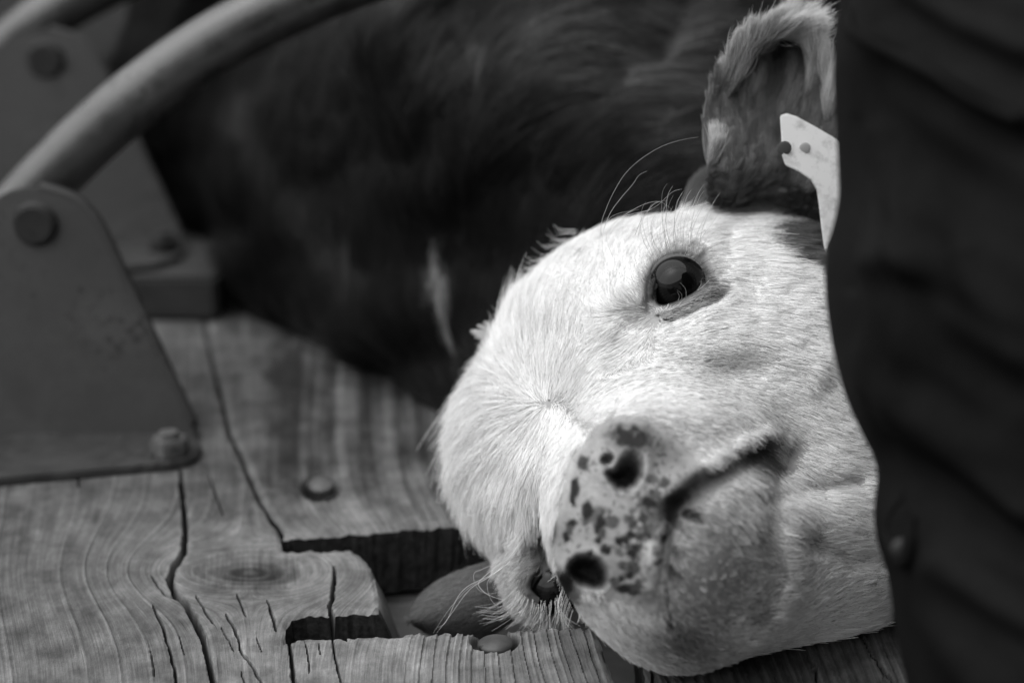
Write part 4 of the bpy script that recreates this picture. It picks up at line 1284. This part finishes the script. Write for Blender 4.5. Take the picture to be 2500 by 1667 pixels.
# fringe of lashes on the lower eye
for i in range(62):
    a = random.random()
    bx0 = 1262 + 112 * a; by0 = 1440 + 28 * math.sin(a * math.pi) + random.uniform(-4, 14)
    L1 = 40 + 60 * random.random()
    ang = R(132 - 48 * a + random.uniform(-13, 13))
    tx = bx0 + math.cos(ang) * L1 * 1.25; ty = by0 + math.sin(ang) * L1
    whisk([(bx0, by0), (bx0 + (tx - bx0) * .4 + 4, by0 + (ty - by0) * .55), (tx, ty)], DL - 0.002, DL - 0.018)
for i in range(16):
    a = random.random(); bx0 = 1262 + 10 * a; by0 = 1430 + 30 * a
    whisk([(bx0, by0), (bx0 - 40, by0 + 35 + 15 * a), (bx0 - 90 - 20 * random.random(), by0 + 50 + random.uniform(-10, 25))], DL - 0.002, DL - 0.015)
for i in range(34):
    a = random.random(); bx0 = 1375 + 25 * a; by0 = 1430 + 60 * a
    whisk([(bx0, by0), (bx0 - 12, by0 + 45), (bx0 + random.uniform(-25, 35), by0 + 75 + 25 * random.random())], DL - 0.006, DL - 0.018)
N_LASH = len(L_)
for i in range(320):
    u_, v_ = random.random(), random.random()
    x0 = 1212 + 22 * u_; y0 = 796 + 40 * v_
    tk = random.choice(((1150, 808), (1160, 822), (1166, 794), (1174, 832), (1182, 786), (1156, 813)))
    x1 = tk[0] + random.uniform(-3, 12); y1 = tk[1] + random.uniform(-4, 4)
    whisk([(x0, y0), ((x0 + x1) / 2, (y0 + y1) / 2 + 3), (x1, y1)], 0.925, 0.915)
for i in range(110):
    u_ = random.random()
    y0 = 800 + 560 * u_ if random.random() < .6 else 560 + 230 * u_
    x0 = np.interp(y0, [580, 616, 733, 800, 882, 978, 1063, 1169, 1275, 1380], [1371, 1318, 1238, 1205, 1180, 1130, 1125, 1138, 1165, 1190])
    a_ = random.uniform(-0.9, 0.5); l_ = random.uniform(25, 55)
    whisk([(x0 + 34, y0), (x0 + 4, y0 + l_ * .1 * a_), (x0 - l_ * .45, y0 + l_ * .7 * a_)], 0.915, 0.91)
for i in range(170):      # loose hair under the muzzle and on the lower lip
    u_ = random.random()
    x0 = 1400 + 250 * u_; y0 = 1462 + 130 * u_ + random.uniform(-8, 14)
    l_ = random.uniform(18, 52)
    whisk([(x0, y0), (x0 + l_ * .25, y0 + l_ * .5), (x0 + l_ * random.uniform(.1, .7), y0 + l_)], 0.745 + 0.01 * u_, 0.742)
for i in range(70):       # curls on the crown
    x0 = random.uniform(1455, 1590); y0 = 582 + random.uniform(-6, 12); sgn = random.choice((-1, 1)); l_ = random.uniform(14, 30)
    whisk([(x0, y0), (x0 + sgn * l_ * .5, y0 - l_), (x0 + sgn * l_ * 1.1, y0 - l_ * .9), (x0 + sgn * l_, y0 - l_ * .3), (x0 + sgn * l_ * .5, y0 - l_ * .45)], 0.875, 0.87)
LS = np.array(L_)
f6 = make_curves('whiskers', LS, np.where(np.arange(len(LS)) < N_LASH, rng.uniform(0.35, 0.8, len(LS)), rng.uniform(0.75, 0.88, len(LS))), rng.uniform(0.00008, 0.00015, len(LS)), calf)
tag(f6, 'long pale brow whiskers and lashes', kind='stuff')

# ------------------------------------------------------------------ ear tag
m_tag, N, L, b = new_mat('tag_plastic', 0.62, 0.4, 0.4)
n1 = noise_node(N, L, 90, 5, 0.7); L.new(maprange(N, L, n1, 0.50, 0.72, 0.66, 0.36), b.inputs['Base Color'])
outline = [(1905, 283), (1922, 278), (1945, 285), (2000, 315), (2062, 352), (2075, 372), (2072, 440), (2070, 520), (2045, 560), (2025, 600), (2018, 622), (2012, 600), (2006, 555), (2000, 500), (1995, 465), (1980, 440), (1950, 420), (1918, 405), (1910, 380), (1908, 330)]
bm = bmesh.new()
f = bm.faces.new([bm.verts.new(Vector(P(x, y, 0.838 + 0.00008 * (x - 1900) - 0.00004 * (y - 280)))) for x, y in outline])
r = bmesh.ops.extrude_face_region(bm, geom=[f])
for g_ in r['geom']:
    if isinstance(g_, bmesh.types.BMVert): g_.co.y += 0.0022
bmesh.ops.recalc_face_normals(bm, faces=bm.faces)
bmesh.ops.bevel(bm, geom=[e for e in bm.edges if e.calc_face_angle(0) > 0.8], offset=0.0007, segments=2, affect='EDGES')
to = empty('ear_tag', P(1915, 310, 0.86)); tag(to, 'white plastic ear tag hanging from the calf\'s upper ear', 'ear tag')
bm_obj('tag_plate', bm, m_tag, to, True, R(35))
for (x, y, rr_) in ((1915, 362, 0.0042), (1965, 362, 0.0034)):
    bm = bmesh.new()
    bmesh.ops.create_uvsphere(bm, u_segments=24, v_segments=10, radius=rr_)
    p = P(x, y, 0.8370 + 0.00008 * (x - 1900) - 0.00004 * (y - 280))
    for v in bm.verts: v.co = Vector((v.co.x + p[0], v.co.y * 0.16 + p[1], v.co.z + p[2]))
    ms, _, _, _ = new_mat('tag_stud', 0.34 if x > 1940 else 0.06, 0.6)
    bm_obj('stud', bm, ms, to, True)

# ------------------------------------------------------------------ the person at the right, in dark working clothes
m_cloth, N, L, b = new_mat('dark_denim', 0.02, 0.85, 0.15)
n1 = noise_node(N, L, 12, 5, 0.6); n2 = noise_node(N, L, 900, 2, 0.5)
L.new(math_node(N, L, 'MULTIPLY', maprange(N, L, n1, 0.3, 0.7, 0.004, 0.012), maprange(N, L, n2, 0.3, 0.7, 0.8, 1.2)), b.inputs['Base Color'])
bump(N, L, b, n2, 0.3, 0.0004)
b.inputs['Specular IOR Level'].default_value = 0.04
EDGE = [(-300, 2085), (0, 2062), (150, 2048), (330, 2058), (480, 2064), (560, 2042), (620, 2028), (720, 2028), (850, 2046), (980, 2080), (1080, 2128), (1150, 2165), (1200, 2160), (1260, 2150), (1330, 2155), (1420, 2188), (1550, 2204), (1667, 2228), (1900, 2290)]
ny, na = 300, 260
yy = np.linspace(-300, 1900, ny); le = np.interp(yy, [e[0] for e in EDGE], [e[1] for e in EDGE])
le = np.convolve(np.pad(le, 6, mode='edge'), np.ones(13) / 13, 'valid')
Dc = 0.60
RX, RZ = 0.17, 0.13
A = np.linspace(0, 2 * math.pi, na, endpoint=False)
Yg, Ag = np.meshgrid(yy, A, indexing='ij')
leg = np.repeat(le[:, None], na, 1)
xl = (leg - 1250) / FPX * (Dc)
cx_ = xl + RX
ca, sa = np.cos(Ag), np.sin(Ag)
X_ = cx_ - RX * ca; Z_ = -(Dc) + RZ * sa
Ycam = -(Yg - 833.5) / FPX * Dc
cc = np.stack([X_, Ycam, Z_], -1)
fx_, fy_ = pix(cc)
disp = np.zeros(fx_.shape)
for (pl, w, h_) in (([(2110, -20), (2150, 80), (2250, 150), (2380, 220), (2520, 300)], 28, 0.010), ([(2230, -20), (2360, 60), (2520, 130)], 24, 0.006), ([(2240, 130), (2330, 230), (2420, 300), (2540, 350)], 26, -0.006),
                   ([(2110, 20), (2128, 60), (2150, 100)], 16, 0.008), ([(2150, 330), (2180, 480), (2220, 600), (2230, 660)], 26, 0.005), ([(2090, 300), (2085, 520), (2070, 700)], 18, -0.004),
                   ([(2120, 640), (2180, 620), (2220, 640)], 32, 0.006), ([(2070, 900), (2200, 1020), (2360, 1120), (2520, 1250)], 36, 0.010), ([(2170, 1100), (2300, 1180), (2520, 1330)], 34, -0.010),
                   ([(2200, 1240), (2175, 1290), (2185, 1350), (2215, 1370)], 12, 0.006), ([(2230, 1220), (2240, 1300), (2210, 1350)], 14, 0.004), ([(2360, 620), (2420, 760), (2500, 860)], 34, 0.005),
                   ([(2180, 700), (2300, 800), (2450, 960)], 40, -0.005), ([(2220, 1450), (2300, 1560), (2400, 1680)], 36, 0.006), ([(2300, 1380), (2440, 1480), (2600, 1560)], 36, 0.007)):
    d, _ = seg_dist(fx_, fy_, pl)
    disp += h_ * np.exp(-(d / (w * (1.5 if w > 20 else 1.0))) ** 2)
disp *= 0.95
disp += 0.005 * fbm((fy_ - 0.55 * fx_) / 120, (fx_ + 0.55 * fy_) / 650, 77, 2) * sstep(2120, 2300, fx_)
disp += 0.004 * fbm(fx_ / 40, fy_ / 420, 78, 2) * sstep(2300, 2150, fx_)
disp *= np.clip(sa * 2.0 + 0.1, 0, 1)
cc[..., 0] += -ca * disp; cc[..., 2] += sa * disp
V = c2w(cc.reshape(-1, 3))
i, j = np.meshgrid(np.arange(ny - 1), np.arange(na), indexing='ij')
a0 = (i * na + j).ravel(); a1 = (i * na + (j + 1) % na).ravel()
F = [tuple(q) for q in np.stack([a0, a1, a1 + na, a0 + na], 1)]
F.append(tuple(range(na))[::-1]); F.append(tuple((ny - 1) * na + k for k in range(na)))
V[:, 2] = np.maximum(V[:, 2], 0.004 + 0.02 * V[:, 2].clip(-1, 0))
person = empty('person', (V[:, 0].mean(), V[:, 1].mean(), 0))
tag(person, 'person in dark creased clothes close at the right edge, face out of view', 'person')
mesh_np('clothing', V, F, m_cloth, person, True)
def cloth_point(x, y, out=0.002):
    k = np.argmin((fx_ - x) ** 2 + (fy_ - y) ** 2 + 1e6 * (sa < 0.05))
    q = c2w(cc.reshape(-1, 3)[k]); v = c2w(np.zeros(3)) - q; return q + v / np.linalg.norm(v) * out
V2, F2 = tube_mesh([cloth_point(x, y, 0.001) for x, y in ((2200, 1215), (2178, 1250), (2172, 1300), (2190, 1350), (2220, 1368), (2236, 1320), (2240, 1260))], 0.0028, 10)
mesh_np('cord_loop', V2, F2, m_cloth, person)
V2, F2 = tube_mesh([cloth_point(x, y, 0.0006) for x, y in ((2118, 40), (2150, 85), (2215, 140), (2300, 190), (2400, 240), (2500, 300))], 0.0022, 10)
mesh_np('seam', V2, F2, m_cloth, person)
mb, _, _, _ = new_mat('dull_button', 0.03, 0.6)
bm = bmesh.new(); bmesh.ops.create_uvsphere(bm, u_segments=24, v_segments=12, radius=0.0045)
q = cloth_point(2206, 1338, 0.003)
for v in bm.verts: v.co = Vector((v.co.x + q[0], v.co.y * 0.6 + q[1], v.co.z + q[2]))
bm_obj('button', bm, mb, person, True)

# ------------------------------------------------------------------ mounted riders behind the camera, mirrored in the calf's eye
m_dark, N, L, b = new_mat('dark_coat_cloth', 0.02, 0.8, 0.2)
n1 = noise_node(N, L, 8, 3, 0.6); L.new(maprange(N, L, n1, 0.3, 0.7, 0.012, 0.03), b.inputs['Base Color'])
def skinned(name, joints, bones, mat, parent=None):
    me = bpy.data.meshes.new(name)
    me.from_pydata([j[:3] for j in joints], bones, [])
    o = bpy.data.objects.new(name, me); scene.collection.objects.link(o)
    o.modifiers.new('skin', 'SKIN'); me.skin_vertices.new() if not me.skin_vertices else None
    for i, j in enumerate(joints):
        me.skin_vertices[0].data[i].radius = (j[3], j[3])
    me.skin_vertices[0].data[0].use_root = True
    sm = o.modifiers.new('sub', 'SUBSURF'); sm.levels = 2; sm.render_levels = 2
    dg = bpy.context.evaluated_depsgraph_get()
    nm = bpy.data.meshes.new_from_object(o.evaluated_get(dg))
    bpy.data.objects.remove(o)
    nm.materials.append(mat)
    for p_ in nm.polygons: p_.use_smooth = True
    return nm
horse_j = [(0, 0, 1.15, .26), (.45, 0, 1.17, .27), (-.45, 0, 1.2, .29), (.7, 0, 1.35, .19), (.95, 0, 1.65, .13), (1.12, 0, 1.85, .12), (1.32, 0, 1.68, .085), (1.45, 0, 1.52, .07),
  (.5, .14, .85, .12), (.52, .14, .5, .065), (.5, .14, .08, .05), (.5, -.14, .85, .12), (.6, -.14, .5, .065), (.55, -.14, .08, .05),
  (-.55, .15, .9, .16), (-.6, .15, .55, .075), (-.55, .15, .08, .05), (-.55, -.15, .9, .16), (-.7, -.15, .55, .075), (-.65, -.15, .08, .05), (-.8, 0, 1.2, .08), (-.92, 0, .9, .06), (-.95, 0, .6, .03)]
horse_b = [(0, 1), (0, 2), (1, 3), (3, 4), (4, 5), (5, 6), (6, 7), (1, 8), (8, 9), (9, 10), (1, 11), (11, 12), (12, 13), (2, 14), (14, 15), (15, 16), (2, 17), (17, 18), (18, 19), (2, 20), (20, 21), (21, 22)]
rider_j = [(0, 0, 1.52, .16), (0, 0, 1.75, .15), (0.02, 0, 1.98, .17), (0.04, 0, 2.12, .07), (0.06, 0, 2.27, .11), (0.06, 0, 2.36, .09),
  (.02, .2, 2.0, .075), (.12, .27, 1.78, .05), (.33, .12, 1.66, .04), (.02, -.2, 2.0, .075), (.12, -.27, 1.78, .05), (.33, -.12, 1.66, .04),
  (.12, .24, 1.45, .1), (.3, .34, 1.2, .075), (.2, .34, .85, .055), (.32, .34, .78, .04), (.12, -.24, 1.45, .1), (.3, -.34, 1.2, .075), (.2, -.34, .85, .055), (.32, -.34, .78, .04)]
rider_b = [(0, 1), (1, 2), (2, 3), (3, 4), (4, 5), (2, 6), (6, 7), (7, 8), (2, 9), (9, 10), (10, 11), (0, 12), (12, 13), (13, 14), (14, 15), (0, 16), (16, 17), (17, 18), (18, 19)]
hm = skinned('horse', horse_j, horse_b, m_dark); rm_ = skinned('person', rider_j, rider_b, m_dark)
bm = bmesh.new()
bmesh.ops.create_cone(bm, cap_ends=True, segments=24, radius1=0.24, radius2=0.22, depth=0.02, matrix=Matrix.Translation((0.06, 0, 2.33)))
bmesh.ops.create_cone(bm, cap_ends=True, segments=24, radius1=0.12, radius2=0.10, depth=0.14, matrix=Matrix.Translation((0.06, 0, 2.41)))
hatm = bpy.data.meshes.new('hat'); bm.to_mesh(hatm); bm.free(); hatm.materials.append(m_dark)
for (x, y, rz, lab) in ((1.35, -2.6, 150, 'nearest, mirrored large at the right of the eye'), (-2.3, -5.5, 20, 'far off, mirrored small at the left of the eye'), (-0.6, -7.5, 160, 'farthest, mirrored small in the middle of the eye')):
    h_ = bpy.data.objects.new('horse', hm); scene.collection.objects.link(h_); h_.location = (x, y, -0.55); h_.rotation_euler = (0, 0, R(rz))
    tag(h_, 'dark saddle horse ' + lab, 'horse', 'mounted riders behind the camera')
    p_ = empty('person', (x, y, -0.55)); tag(p_, 'rider in a brimmed hat, ' + lab, 'person', 'riders on horseback')
    p_.rotation_euler = (0, 0, R(rz))
    bd_ = bpy.data.objects.new('body', rm_); scene.collection.objects.link(bd_); bd_.parent = p_
    ht_ = bpy.data.objects.new('hat', hatm); scene.collection.objects.link(ht_); ht_.parent = p_
